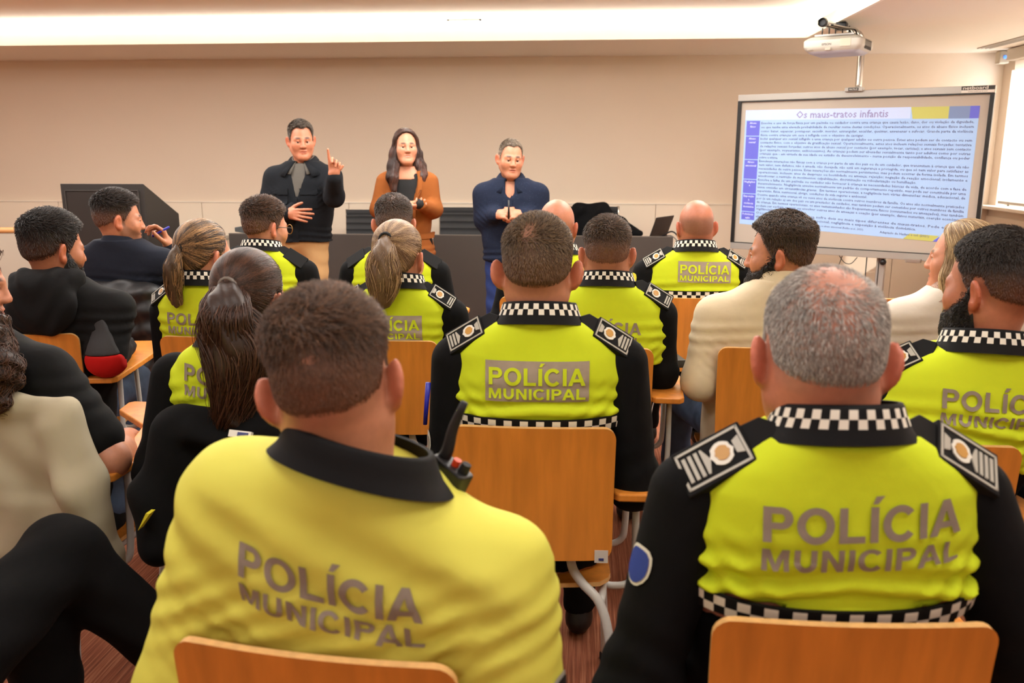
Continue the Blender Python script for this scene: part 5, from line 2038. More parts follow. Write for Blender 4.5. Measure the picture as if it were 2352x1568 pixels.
A2 = seat('A2', **NEAR, seed=5, label='seated officer with short grey hair thin on the crown, bottom right foreground',
          ear=(0.350, 1.228, 1.203), hyaw=0, hpitch=10, hroll=2, hs=1.04, S=1.048, roll=-1, bw=1.0, bd=1.12, outfit='police', hem=0.80, hemband=True, hemz=0.900, hemtilt=0.12,
          neck=(0.372, 1.212, 1.05), pelvis=(0.0, 0.235), fold=0.0048, print=('letters', 0.988, 0.268, 0.05), printx=0.015, epaul=(4, 4), eps=1.12, skin=(216, 146, 120),
          hairc=(128, 122, 116), hairc2=(218, 212, 204), thick=(0.002, 0.006), L=(0.014, 0.007), lift=(0.006, 0.0025), ns=11000, srad=0.00045, capdark=1.3,
          thin=(0.9, 0.0, -0.055, 0.105, 0.066, 0.95, 0.80), badges=[(0, 'blue', (1, -0.5, 0.2), 0.35)], bsz=(0.05, 0.06), neck_r=0.060,
          armL=((0.10, 1.17, 0.70), (0.20, 1.47, 0.64)), armR=((0.70, 1.19, 0.70), (0.56, 1.50, 0.64)))
# crossed legs at the left edge
A0 = seat('A0', **FAR, seed=8, label='seated person in black trousers with crossed legs, mostly outside the bottom left corner',
          ear=(-1.27, 1.10, 1.20), hyaw=0, hands=(False, False), outfit='police', hem=0.80, bw=1.0, hairc=(50, 38, 28), ns=600, srad=0.0012, hleg=0.010,
          legs=[(V3(-0.09, 0.25, 0.53), V3(0.03, 0.66, 0.50), V3(0.08, 0.62, 0.09)), (V3(0.09, 0.27, 0.54), V3(0.105, 0.67, 0.64), V3(0.32, 0.84, 0.22))],
          legr=(0.092, 0.082, 0.060), footdir=(V3(0, 1, 0), V3(0.6, 0.6, -0.5)))
# ---- row B
B0 = seat('B0', **MID, seed=9, label='seated woman with long curly brown hair and black T-shirt at the left edge',
          ear=(-1.565, 2.04, 1.165), hyaw=-66, hpitch=8, hs=0.95, S=0.985, bw=0.95, outfit='plain', topname='t_shirt', cloth=cloth('black_tshirt', (15, 15, 16)), zbot=0.47,
          sleeve_frac=0.75, bare=[1], armR=((-1.19, 1.99, 0.73), (-1.30, 2.26, 0.69)), trmat=M_DENIM, hair='curly', hairc=(44, 26, 17), hairc2=(96, 58, 36), thick=(0.010, 0.016),
          locks=[([(0.06, -0.03, 0.02), (0.085, -0.02, -0.09), (0.09, 0.0, -0.20), (0.08, 0.02, -0.27)], [0.03, 0.045, 0.045, 0.03]), ([(-0.06, -0.03, 0.02), (-0.085, -0.03, -0.09), (-0.09, -0.02, -0.22)], [0.03, 0.04, 0.04]), ([(0, -0.09, 0.02), (0, -0.10, -0.10), (0, -0.09, -0.22)], [0.04, 0.055, 0.05]), ([(-1.50, 1.97, 1.15, 0), (-1.44, 1.93, 1.07, 0), (-1.405, 1.90, 0.99, 0), (-1.40, 1.89, 0.92, 0)], [0.03, 0.045, 0.05, 0.03])],
          wave=0.010, ns=5000, srad=0.0009, hhair=0.006, neckshade=0.0, eyes=True, sleeve_r=(0.064, 0.058, 0.04))
B1 = seat('B1', **MID, seed=10, label='seated policewoman with a long wavy dark brown ponytail',
          ear=(-0.812, 2.03, 1.132), hyaw=-8, hpitch=5, hs=0.98, S=0.968, roll=4, bw=0.95, neck=(-0.835, 2.025, 0.99), outfit='police', hem=0.80, print=('letters', 0.945, 0.235, -0.10), fold=0.0024, folddir=(-0.3, 0.95),
          hair='pony', hairc=(46, 28, 20), hairc2=(98, 64, 46), tie=(0.004, -0.112, 0.052), thick=(0.006, 0.011), ns=3800, srad=0.00075, nt=4200,
          tail=[(0.020, -0.045, -0.05), (0.034, -0.045, -0.13), (0.028, -0.035, -0.22), (0.015, -0.03, -0.31), (-0.005, -0.03, -0.365)], tailr=[0.022, 0.054, 0.070, 0.066, 0.048, 0.012], tailcurl=0.011, tailwave=0.004, neckshade=0.0,
          tiemat=mat('hair_clip', (120, 112, 104), 0.3), armL=((-1.08, 2.02, 0.69), (-0.95, 2.30, 0.64)))
B2 = seat('B2', h=0.0065, hh=0.0045, seed=4, label='seated officer with a cropped whorled crown in the middle, grey panel on the back',
          ear=(-0.098, 2.01, 1.217), earout=0.010, hyaw=0, hpitch=8, S=1.048, bw=1.0, outfit='police', hem=0.80, hemband=True, hemz=0.900, hemtilt=0.08, neck=(-0.092, 2.0, 1.07), fold=0.003,
          print=('panel', 0.976, 0.222, 0.00), epaul=(3, 3), hairc=(74, 58, 42), hairc2=(134, 108, 78), fade=0.35, thick=(0.004, 0.010), L=(0.016, 0.007), lift=(0.008, 0.003), ns=9000, srad=0.0006,
          thin=(0.75, -0.012, -0.080, 0.085, 0.024, 0.8, 0.75), whorl=(-0.012, -0.080, 0.085), badges=[(0, 'slip', (1, -0.35, 0.1), 0.72)], bsz=(0.035, 0.10),
          armL=((-0.315, 2.00, 0.69), (-0.24, 2.30, 0.66)), armR=((0.145, 2.00, 0.70), (0.06, 2.30, 0.70)))
B3 = seat('B3', **MID, seed=12, label='seated officer with dark fade haircut and full beard at the right edge',
          ear=(0.928, 1.98, 1.194), hyaw=34, hpitch=4, S=1.005, roll=2, bw=1.02, outfit='police', hem=0.80, print=('letters', 0.945, 0.240, -0.06), printx=0.045, neck=(0.90, 1.965, 1.03), epaul=(2, 2), fold=0.004,
          skin=(196, 128, 96), hairc=(30, 25, 22), hairc2=(62, 50, 42), fade=0.6, thick=(0.002, 0.010), L=(0.022, 0.006), lift=(0.008, 0.002), ns=7000, srad=0.0006, beard=0.010, stubble=0.75, eyes=True)
# ---- row C
HOOD = cloth('black_hoodie', (22, 22, 23))
C0 = seat('C0', **MID, seed=13, label='seated man in a black hoodie with a grey and red elbow patch',
          ear=(-1.870, 2.91, 1.153), hyaw=-30, hpitch=6, S=0.985, bw=1.03, outfit='plain', topname='hoodie', cloth=HOOD, neckz=0.06, skin=(190, 126, 92), hairc=(22, 19, 18), hairc2=(50, 42, 36),
          fade=0.4, thick=(0.006, 0.018), L=(0.028, 0.010), lift=(0.012, 0.005), ns=5000, srad=0.0009, beard=0.003, stubble=0.75, eyes=True,
          armR=((-1.690, 2.865, 0.785), (-1.78, 3.15, 0.755)), trmat=M_DENIM)
C1 = seat('C1', **MID, seed=14, label='seated policewoman with a highlighted ponytail, her head turned right',
          ear=(-1.315, 2.905, 1.136), hyaw=-28, hpitch=4, hs=0.97, S=0.985, bw=0.92, aw=0.85, outfit='police', hem=0.80, print=('letters', 0.916, 0.222, -0.03), printx=-0.012, epaul=(2, 2), eps=0.9,
          hair='pony', hairc=(44, 30, 20), hairc2=(196, 152, 104), tie=(0.0, -0.112, 0.040), thick=(0.006, 0.010), ns=3200, srad=0.0008, nt=1500,
          tail=[(-0.008, -0.032, -0.055), (-0.014, -0.025, -0.13), (-0.010, -0.02, -0.195)], tailr=[0.015, 0.025, 0.029, 0.011], tailcurl=0.003, neckshade=0.0, eyes=True)
C2 = seat('C2', **MID, seed=15, label='seated policewoman with an ash blonde ponytail',
          ear=(-0.622, 2.90, 1.135), hyaw=-10, hpitch=3, hs=0.99, S=0.985, bw=0.92, outfit='police', hem=0.80, print=('panel', 0.910, 0.205, 0.00), printx=-0.005, epaul=(2, 2), eps=0.95,
          hair='pony', hairc=(104, 76, 52), hairc2=(196, 164, 124), tie=(-0.004, -0.105, 0.078), thick=(0.006, 0.011), ns=3800, srad=0.0008, nt=2000,
          tail=[(0.0, -0.040, -0.05), (0.0, -0.045, -0.12), (-0.005, -0.035, -0.19), (-0.025, -0.03, -0.225)], tailr=[0.016, 0.040, 0.050, 0.038, 0.008], tailcurl=0.004, neckshade=0.0)
C3 = seat('C3', **MID, seed=16, label='seated officer with a dark crew cut and faded sides, right of the whorled crown',
          ear=(0.094, 2.90, 1.155), hs=0.96, hyaw=0, hpitch=8, S=1.0, bw=1.03, aw=0.90, outfit='police', hem=0.80, print=('letters', 0.912, 0.222, -0.03), printx=0.018, epaul=(2, 2), hairc=(52, 38, 28), hairc2=(112, 86, 62),
          fade=0.75, thick=(0.002, 0.009), L=(0.018, 0.006), lift=(0.010, 0.002), ns=6000, srad=0.0008, thin=(0.35, 0.012, -0.07, 0.09, 0.022, 0.5, 0.3), armR=((0.285, 2.90, 0.755), (0.22, 3.15, 0.74)))
FLEECE = cloth('cream_fleece', (224, 208, 178), fold=(11, 0.35, 0.012), bump=(900, 0.4, 0.0008))
C4 = seat('C4', **MID, seed=17, label='seated bearded man in a cream fleece and jeans, in profile facing left',
          ear=(0.668, 2.91, 1.158), hyaw=68, hpitch=2, S=1.0, bw=1.02, outfit='plain', topname='fleece', cloth=FLEECE, fold=0.0020, neckz=0.075, skin=(204, 140, 106), hairc=(42, 33, 27), hairc2=(96, 72, 52),
          fade=0.35, thick=(0.004, 0.020), L=(0.034, 0.008), lift=(0.010, 0.004), ns=5000, srad=0.0009, beard=0.012, stubble=0.75, eyes=True, trmat=M_DENIM, front=0.006,
          armL=((0.42, 2.86, 0.735), (0.46, 3.12, 0.70)), legs=[(V3(-0.10, 0.24, 0.53), V3(-0.225, 0.60, 0.545), V3(-0.23, 0.56, 0.09)), (V3(0.10, 0.24, 0.53), V3(0.16, 0.62, 0.545), V3(0.16, 0.60, 0.09))])
C5 = seat('C5', **MID, seed=18, label='seated woman with long blonde hair and a white top, face turned left',
          ear=(1.255, 2.91, 1.152), hyaw=58, hpitch=0, hs=0.95, S=0.995, bw=0.92, outfit='plain', topname='blouse', cloth=cloth('white_blouse', (212, 202, 190)), hair='long', hairc=(128, 98, 62), hairc2=(214, 186, 140),
          thick=(0.008, 0.012), locks=[([(0.055, -0.03, 0.03), (0.075, -0.03, -0.08), (0.085, -0.03, -0.17)], [0.03, 0.035, 0.02]), ([(-0.062, 0.0, 0.05), (-0.080, 0.005, -0.05), (-0.088, 0.0, -0.16), (-0.09, -0.01, -0.27)], [0.028, 0.034, 0.034, 0.012]), ([(0, -0.08, 0.0), (-0.02, -0.095, -0.10), (-0.03, -0.09, -0.20)], [0.05, 0.055, 0.03])],
          ns=4500, srad=0.0008, neckshade=0.0, eyes=True)
# ---- row D
D0 = seat('D0', **MID, seed=19, label='seated man in a navy sweater holding a pen to his mouth, left front row',
          ear=(-2.142, 3.85, 1.186), hyaw=-52, hpitch=4, S=1.035, bw=1.06, outfit='plain', topname='sweater', cloth=cloth('navy_sweater', (24, 28, 40)), skin=(206, 142, 108), hairc=(28, 23, 21), hairc2=(64, 52, 44),
          fade=0.7, thick=(0.003, 0.015), L=(0.02, 0.006), lift=(0.012, 0.003), ns=4500, srad=0.0010, eyes=True, stubble=0.5,
          armR=((-1.85, 3.98, 0.80), (-1.985, 4.02, 1.030)), hands=(None, ((-0.30, 0.05, 1.0), (-0.85, -0.45, -0.1), -1, dict(curl=(0.75, 0.85, 0.9, 0.9), thumb=0.6))))
D1 = seat('D1', **MID, seed=20, label='seated officer with round glasses and brown hair, front row',
          ear=(-1.441, 3.85, 1.155), hyaw=-36, hpitch=5, S=1.0, bw=0.98, outfit='police', hem=0.80, hairc=(46, 30, 20), hairc2=(98, 66, 44), fade=0.5, thick=(0.004, 0.016), L=(0.022, 0.007), lift=(0.012, 0.003), ns=4500,
          srad=0.0010, eyes=True, stubble=0.45, epaul=(2, 2), plainep=True, badges=[(1, 'badge', (1, -0.35, 0.1), 0.62)], neck=(-1.455, 3.84, 1.02))
D2 = seat('D2', **MID, seed=21, label='seated officer with cropped dark hair, before the woman in tan',
          ear=(-0.841, 3.85, 1.172), hyaw=8, hpitch=8, S=1.0, bw=0.98, outfit='police', hem=0.80, print=('letters', 0.954, 0.222, 0.00), hairc=(46, 36, 30), hairc2=(92, 72, 58), fade=0.4, thick=(0.004, 0.012), L=(0.016, 0.006), lift=(0.009, 0.003),
          ns=4000, srad=0.0010, thin=(0.5, 0.0, -0.06, 0.10, 0.03, 0.6, 0.5), badges=[(1, 'badge', (1, -0.35, 0.1), 0.62)], epaul=(2, 2), plainep=True)
D3 = seat('D3', **MID, seed=22, label='seated bald officer half hidden behind the cropped whorled crown',
          ear=(-0.099, 3.85, 1.163), hyaw=-14, hpitch=6, S=0.995, bw=0.98, outfit='police', hem=0.80, hair='bald', skin=(200, 134, 104), hairc=(120, 100, 84), shaved=(0.25, 0.02, 0.05), armL=((-0.345, 3.82, 0.74), (-0.24, 4.1, 0.70)))
D4 = seat('D4', **MID, seed=23, label='seated bald officer with a grey back panel, nearest the whiteboard',
          ear=(0.512, 3.85, 1.170), hs=0.94, hyaw=10, hpitch=6, S=1.012, bw=1.04, outfit='police', hem=0.80, hemband=True, hemz=0.908, hemtilt=0.03, print=('panel', 0.983, 0.212, -0.02), printx=0.035, epaul=(3, 3), hair='bald', skin=(198, 130, 102),
          hairc=(88, 72, 62), shaved=(0.55, 0.03, 0.065), badges=[(0, 'shield', (1, -0.45, 0.1), 0.60), (0, 'yellow', (1, -0.45, 0.1), 0.22)], bsz=(0.055, 0.10), armL=((0.245, 3.83, 0.74), (0.34, 4.12, 0.70)))


# ---- standing speakers (they face the audience, local +y towards the camera)
def open_front(w0, w1, z_lo):
    def f(X, Y, Z, D, cen, S):
        cx_, cy_, _ = cen(Z)
        w = np.interp(Z, [z_lo, S - 0.05, S + 0.06], [w0, w1, w1])
        cut = np.maximum(np.abs(X - cx_) - w, (cy_ + 0.02) - Y)
        cut = np.maximum(cut, z_lo - Z)
        return np.maximum(D, -cut)
    return f


SJ = cloth('navy_field_jacket', (19, 22, 27), fold=(10, 0.35, 0.012))
S1 = person(dict(standing=True, at=(-1.925, 5.83, 180), seed=31, h=0.010, hh=0.004, label='standing man in a dark field jacket and beige trousers, pointing with one hand',
                 ear=(-1.893, 5.82, 1.572), hyaw=180 + 24, hpitch=6, hroll=2, S=1.395, bw=1.02, outfit='plain', topname='jacket', cloth=SJ, fold=0.003, zbot=0.90, hem=0.90, hemr=1.04, neckz=0.05, toppost=open_front(0.004, 0.045, 1.20),
                 skin=(206, 138, 106), hairc=(40, 31, 25), hairc2=(112, 98, 84), fade=0.2, thick=(0.004, 0.012), L=(0.02, 0.008), lift=(0.008, 0.003), ns=3000, srad=0.0012, eyes=True, gaze=(-0.1, -0.15),
                 browc=(60, 44, 34), jaw=1.1, trmat=cloth('beige_chinos', (196, 158, 110), fold=(9, 0.35, 0.012)), legr=(0.092, 0.070, 0.060),
                 recede=0.014, armR=((-2.165, 5.80, 1.075), (-1.955, 5.60, 1.105)), armL=((-1.625, 5.62, 1.215), (-1.585, 5.50, 1.335)), handh=0.0038, sleeve_r=(0.068, 0.062, 0.048),
                 hands=(((0.10, -0.12, 0.9), (0.25, -1.0, 0.1), 1, dict(curl=(0.05, 0.8, 1.0, 1.05), thumb=0.2, thumb_dir=(-0.85, -0.3, 0.25))),
                        ((0.95, -0.22, -0.08), (0.1, 1.0, -0.1), -1, dict(curl=(0.12, 0.14, 0.16, 0.2), thumb=0.1)))))
BLZ = cloth('tan_blazer', (142, 80, 34), fold=(10, 0.3, 0.010))
S2 = person(dict(standing=True, at=(-1.18, 5.85, 180), seed=32, h=0.010, hh=0.004, label='standing woman with long dark hair, tan blazer and black top, hands clasped',
                 ear=(-1.178, 5.83, 1.528), hyaw=180 + 20, hpitch=-2, hs=0.93, S=1.360, bw=0.78, bd=0.92, outfit='plain', topname='blazer', cloth=BLZ, fold=0.0025, zbot=0.80, hem=0.80, hemr=1.22, neckz=0.03, toppost=open_front(0.050, 0.088, 0.90),
                 skin=(218, 154, 122), hair='long', hairc=(44, 24, 17), hairc2=(92, 52, 36), thick=(0.009, 0.014), locks=[([(e * 0.068, 0.005, 0.055), (e * 0.085, 0.0, -0.04), (e * 0.098, 0.02, -0.13), (e * 0.112, 0.06, -0.21), (e * 0.108, 0.088, -0.30)], [0.022, 0.026, 0.034, 0.034, 0.016]) for e in (-1, 1)] + [([(0, -0.08, 0.02), (0, -0.085, -0.10), (0, -0.09, -0.22)], [0.045, 0.065, 0.055])],
                 ns=4500, srad=0.0010, eyes=True, gaze=(-0.15, 0.0), neckshade=0.0, browc=(60, 40, 30), jaw=0.92, mouthc=(0.72, 0.62, 0.55), neck_r=0.048,
                 armR=((-1.375, 5.80, 1.12), (-1.165, 5.635, 1.150)), armL=((-0.985, 5.80, 1.12), (-1.045, 5.625, 1.165)), handh=0.0038, sleeve_r=(0.055, 0.048, 0.040), trmat=cloth('black_trousers', (16, 16, 17)), legr=(0.085, 0.062, 0.048),
                 hands=(((-0.9, -0.35, 0.05), (0.1, 0.5, -1.0), 1, dict(curl=(0.5, 0.55, 0.6, 0.65), thumb=0.3, s=0.92)),
                        ((0.9, -0.35, 0.0), (0.1, 0.6, 1.0), 1, dict(curl=(0.4, 0.5, 0.55, 0.6), thumb=0.2, s=0.92)))))
SH = cloth('navy_dotted_shirt', (22, 30, 48), fold=(11, 0.35, 0.012))
_nt = SH.node_tree                                                     # small pale dots woven into the shirt
_vo = _nt.nodes.new('ShaderNodeTexVoronoi')
_vo.inputs['Scale'].default_value = 95
_tc = _nt.nodes.new('ShaderNodeTexCoord')
_nt.links.new(_tc.outputs['Object'], _vo.inputs['Vector'])
_mr = _nt.nodes.new('ShaderNodeMapRange')
for i, v in zip(('From Min', 'From Max', 'To Min', 'To Max'), (0.08, 0.16, 1.0, 0.0)):
    _mr.inputs[i].default_value = v
_nt.links.new(_vo.outputs['Distance'], _mr.inputs['Value'])
_mx = _nt.nodes.new('ShaderNodeMix')
_mx.data_type = 'RGBA'
_mx.inputs['A'].default_value = lin((22, 30, 50))
_mx.inputs['B'].default_value = lin((66, 78, 104))
_nt.links.new(_mr.outputs['Result'], _mx.inputs['Factor'])
_nt.links.new(_mx.outputs['Result'], _nt.nodes['Principled BSDF'].inputs['Base Color'])
S3 = person(dict(standing=True, at=(-0.455, 5.74, 180), seed=33, h=0.010, hh=0.004, label='standing man with cropped grey hair in a navy dotted shirt and jeans',
                 ear=(-0.458, 5.70, 1.452), hyaw=180 + 16, hpitch=6, hroll=-3, hs=0.97, S=1.292, bw=0.95, outfit='plain', topname='shirt', cloth=SH, fold=0.003, zbot=0.79, hem=0.79, hemr=1.0, neckz=0.045, toppost=open_front(0.003, 0.03, 1.20),
                 skin=(208, 144, 112), hairc=(84, 70, 58), hairc2=(150, 134, 114), fade=0.3, thick=(0.002, 0.006), L=(0.012, 0.006), lift=(0.005, 0.002), ns=3000, srad=0.0010, eyes=True, gaze=(-0.1, -0.1), browc=(66, 52, 42), stubble=0.15,
                 recede=0.01, armR=((-0.635, 5.72, 1.06), (-0.545, 5.545, 1.105)), armL=((-0.275, 5.72, 1.06), (-0.365, 5.545, 1.105)), handh=0.0038, sleeve_r=(0.062, 0.058, 0.042), trmat=cloth('dark_blue_jeans', (38, 54, 104), fold=(9, 0.3, 0.01)),
                 hands=(((-0.80, -0.45, 0.10), (-0.3, 0.6, -0.5), 1, dict(curl=(0.75, 0.85, 0.9, 0.95), thumb=0.5)),
                        ((0.80, -0.45, 0.10), (0.3, 0.6, -0.5), -1, dict(curl=(0.75, 0.85, 0.9, 0.95), thumb=0.5)))))


def shirt_collar(P, m, name, r0=0.066, hgt=0.042, gap=0.55, spread=0.06, drop=0.055, dz=0.028, lay=0.0, parent=None):
    """folded collar: a standing band with two pointed leaves falling to the front (+y)"""
    nb, S = P['nb'], P['S']
    c = P['cen'](np.array(S + 0.05))
    cx_, cy_ = float(c[0]), float(c[1])
    rows = []
    n = 28
    for a in np.linspace(PI / 2 + gap, PI / 2 + 2 * PI - gap, n):
        ca, sa = math.cos(a), math.sin(a)
        front = sstep(-0.2, 0.95, sa)
        zt = S + dz + hgt - 0.020 * front - 0.012 * sa
        f = front * front
        top = V3(cx_ + r0 * ca, cy_ + r0 * sa * 0.98 + 0.008 * front, zt)
        outp = V3(cx_ + (r0 + 0.014) * ca, cy_ + (r0 + 0.014) * sa, zt - 0.008)
        low = V3(cx_ + (r0 + 0.030 + spread * f) * ca * (1 + 0.25 * f), cy_ + (r0 + 0.030 + 0.028 * f) * sa, zt - 0.040 - drop * f)
        inn = V3(cx_ + (r0 - 0.004) * ca, cy_ + (r0 - 0.004) * sa, zt - 0.045)
        rows.append([inn, top, (top + outp) / 2 + V3(0, 0, 0.003), outp, (outp + low) / 2 + V3(ca, sa, 0) * 0.004, low])
    R_ = np.array(rows)
    g = G().grid(R_, 0, flip=True)
    o = g.build(name, m, P['body'], smooth=True)
    md = o.modifiers.new('thickness', 'SOLIDIFY')
    md.thickness = 0.004
    return o


# field jacket collar, grey shirt under it, pockets and buttons
shirt_collar(S1, SJ, 'jacket_collar', r0=0.078, hgt=0.045, gap=0.42, spread=0.075, drop=0.060, dz=0.030)
GSH = cloth('grey_shirt', (92, 88, 82))
u = SDF()
u.loft([(z, a - 0.006, b - 0.004) for z, a, b in S1['prof']], S1['cen'], zlo=1.10, zhi=S1['S'] + 0.035)
V, F = u.mesh(0.010)
mesh_obj('inner_shirt', V, F, GSH, S1['body'])
shirt_collar(S1, GSH, 'shirt_collar', r0=0.066, hgt=0.046, gap=0.35, spread=0.03, drop=0.045, dz=0.030)


def front_patch(P, name, x0, x1, z0, z1, m, off=0.004, th=0.004, nx=8, nz=8):
    U, W = np.meshgrid(np.linspace(x0, x1, nx), np.linspace(z0, z1, nz))
    pts = np.stack([U.ravel(), np.full(U.size, 0.45), W.ravel()], 1)
    Q = project(P['top'], pts, (0, -1, 0), reach=0.6)
    g = P['top'].grad(Q)
    A = (Q + g * off).reshape(nz, nx, 3)
    B = (Q - g * th).reshape(nz, nx, 3)
    gg = G().grid(A, flip=True).grid(B)
    for e, fl in (((A[:, 0], B[:, 0]), True), ((A[:, -1], B[:, -1]), False), ((A[0], B[0]), False), ((A[-1], B[-1]), True)):
        gg.grid(np.stack(e, 0), flip=fl)
    return gg.build(name, m, P['body'], smooth=True, sharp=50)


for e in (-1, 1):
    pk = front_patch(S1, 'chest_pocket', e * 0.10 - 0.055, e * 0.10 + 0.055, 1.13, 1.25, SJ, 0.004)
    front_patch(S1, 'pocket_flap', e * 0.10 - 0.058, e * 0.10 + 0.058, 1.222, 1.262, SJ, 0.009)
front_patch(S1, 'placket', -0.022, 0.022, 0.905, 1.22, SJ, 0.005, nx=5, nz=14)
# woman: black top, lapels, pocket flap, buttons, earrings
u = SDF()
u.loft([(z, a * (0.93 if z < S2['S'] - 0.1 else 0.9), b - 0.010) for z, a, b in S2['prof']], S2['cen'], zlo=0.86, zhi=S2['S'] + 0.004)
V, F = u.mesh(0.010)
mesh_obj('black_top', V, F, mat('black_top', (14, 14, 15), 0.8), S2['body'])
ch = SDF()
ch.loft([(z, a * 0.80, b - 0.008) for z, a, b in S2['prof']], S2['cen'], zlo=S2['S'] - 0.04, zhi=S2['S'] + 0.050)
V, F = ch.mesh(0.008)
sk2 = skin_of(dict(skin=(218, 154, 122)))
mesh_obj('neckline', V, F, M_SKIN, S2['body'], tint=np.tile(np.append(sk2, 1), (len(V), 1)))
for e in (-1, 1):
    lp = [(0.060, 1.385), (0.105, 1.33), (0.115, 1.28), (0.150, 1.285), (0.078, 1.02), (0.066, 1.02)]
    n = 7
    A = []
    for k in range(n):
        t_ = k / (n - 1)
        z = 1.375 - 0.36 * t_
        wi = 0.070 - 0.008 * t_
        wo = wi + 0.058 * math.sin(min(1, t_ * 1.6 + 0.25) * PI * 0.62) * (1 - t_) + 0.012
        row = []
        for u_ in np.linspace(0, 1, 5):
            row.append((e * (wi + (wo - wi) * u_), 0.45, z))
        A.append(row)
    A = np.array(A)
    Q = project(S2['top'], A.reshape(-1, 3), (0, -1, 0), reach=0.6)
    g = S2['top'].grad(Q)
    A = (Q + g * 0.008).reshape(A.shape)
    B = (Q - g * 0.003).reshape(A.shape)
    gg = G().grid(A, flip=e > 0).grid(B, flip=e < 0)
    for q_, fl in (((A[:, 0], B[:, 0]), e > 0), ((A[:, -1], B[:, -1]), e < 0), ((A[0], B[0]), e < 0), ((A[-1], B[-1]), e > 0)):
        gg.grid(np.stack(q_, 0), flip=fl)
    gg.build('lapel', BLZ, S2['body'], smooth=True, sharp=50)
    front_patch(S2, 'pocket_flap', e * 0.12 - 0.055, e * 0.12 + 0.055, 0.925, 0.965, BLZ, 0.007)
    Hh = S2['H']
    cc = Hh.w((e * 0.083, 0.004, -0.050))
    er = G()
    for k in range(9):
        a = 2 * PI * k / 9
        er.lathe([(0, -0.0045), (0.0045, 0), (0, 0.0045)], 8, cc + V3(0.009 * math.cos(a), 0.002, 0.016 * math.sin(a)))
    er.build('earring', mat('gold_metal', (214, 160, 70), 0.25, metal=0.8), S2['body'], smooth=True)
g = G()
for z in (0.93, 1.02):
    q_ = project(S2['top'], np.array([[-0.075, 0.45, z]]), (0, -1, 0), reach=0.6)[0]
    g.lathe([(0, 0.001), (0.009, 0.001), (0.009, 0.006), (0, 0.007)], 12, q_, rot(rx=-PI / 2))
g.build('button', mat('button_brown', (46, 28, 18), 0.3), S2['body'], smooth=True, sharp=40)
for i in (0, 1):
    a, b, c = S2['arms'][i]
    d = (c - b) / np.linalg.norm(c - b)
    s_ = SDF().cone(c - d * 0.03, c + d * 0.022, 0.036, 0.034, 0.01)
    V, F = s_.mesh(0.006)
    mesh_obj('black_cuff', V, F, mat('black_top', (14, 14, 15)), S2['body'])
# man in navy: collar, placket, buttons
shirt_collar(S3, SH, 'shirt_collar', r0=0.066, hgt=0.046, gap=0.34, spread=0.035, drop=0.050, dz=0.026)
front_patch(S3, 'placket', -0.016, 0.016, 0.80, 1.235, SH, 0.0045, nx=4, nz=16)
front_patch(S3, 'chest_pocket', 0.05, 0.145, 1.08, 1.19, SH, 0.0035)
g = G()
for z in (0.86, 0.95, 1.04, 1.13, 1.21):
    q_ = project(S3['top'], np.array([[0.0, 0.45, z]]), (0, -1, 0), reach=0.6)[0]
    g.lathe([(0, 0.003), (0.0055, 0.003), (0.0055, 0.007), (0, 0.008)], 10, q_, rot(rx=-PI / 2))
g.build('button', mat('button_navy', (60, 66, 84), 0.3), S3['body'], smooth=True, sharp=40)
ck = G().tube([(-0.452, 5.478, 1.085), (-0.452, 5.482, 1.205)], [0.007, 0.006], 10).build('clicker', M_BLACK, smooth=True)
tag(ck, 'slim black clicker held upright by the man in the navy shirt', 'clicker')

# ------------------------------------------------------------------ seated people: the rest of their clothes
# hood and sleeve panels of the hoodie
P = C0
h_ = SDF()
nb, S = P['nb'], P['S']
for a0, a1 in zip(np.linspace(-2.6, -0.5, 9)[:-1], np.linspace(-2.6, -0.5, 9)[1:]):
    pa = V3(nb[0] + 0.105 * math.cos(a0), nb[1] + 0.085 * math.sin(a0), S + 0.055)
    pb = V3(nb[0] + 0.105 * math.cos(a1), nb[1] + 0.085 * math.sin(a1), S + 0.055)
    h_.cone(pa, pb, 0.038, 0.038, 0.03)
h_.ell((nb[0], nb[1] - 0.115, S - 0.03), (0.12, 0.045, 0.10), None, 0.05)
h_.post.append(lambda X, Y, Z, D: D + 0.004 * np.sin(60 * Z + 5 * np.sin(22 * X)))
V, F = h_.mesh(0.008)
mesh_obj('hood', V, F, HOOD, P['body'])
a, b, c = P['arms'][1]
for nm, m, zl, zh in (('sleeve_panel', cloth('grey_jersey', (66, 66, 68)), b[2] + 0.015, a[2] + 0.01), ('elbow_panel', cloth('red_jersey', (196, 26, 24)), b[2] - 0.10, b[2] + 0.015)):
    s_ = SDF()
    s_.cone(a, b, 0.0790, 0.0690, 0.05)
    s_.cone(b, c, 0.0680, 0.052, 0.04)

    def cut(X, Y, Z, D, zl=zl, zh=zh, a=a, b=b):
        k = np.clip((a[2] + 0.01 - Z) / (a[2] + 0.01 - b[2]), 0, 1)
        side = Y - (a[1] + (b[1] - a[1]) * k) - 0.01
        wedge = np.abs(X - (a[0] - 0.035 * (1 - k) + (b[0] - a[0]) * k + 0.006)) - 0.062 * k ** 0.8
        return np.maximum(np.maximum(D, side), np.maximum(np.maximum(zl - Z, Z - zh), wedge))
    s_.post.append(cut)
    V, F = s_.mesh(0.006)
    if len(F):
        mesh_obj(nm, V, F, m, P['body'])
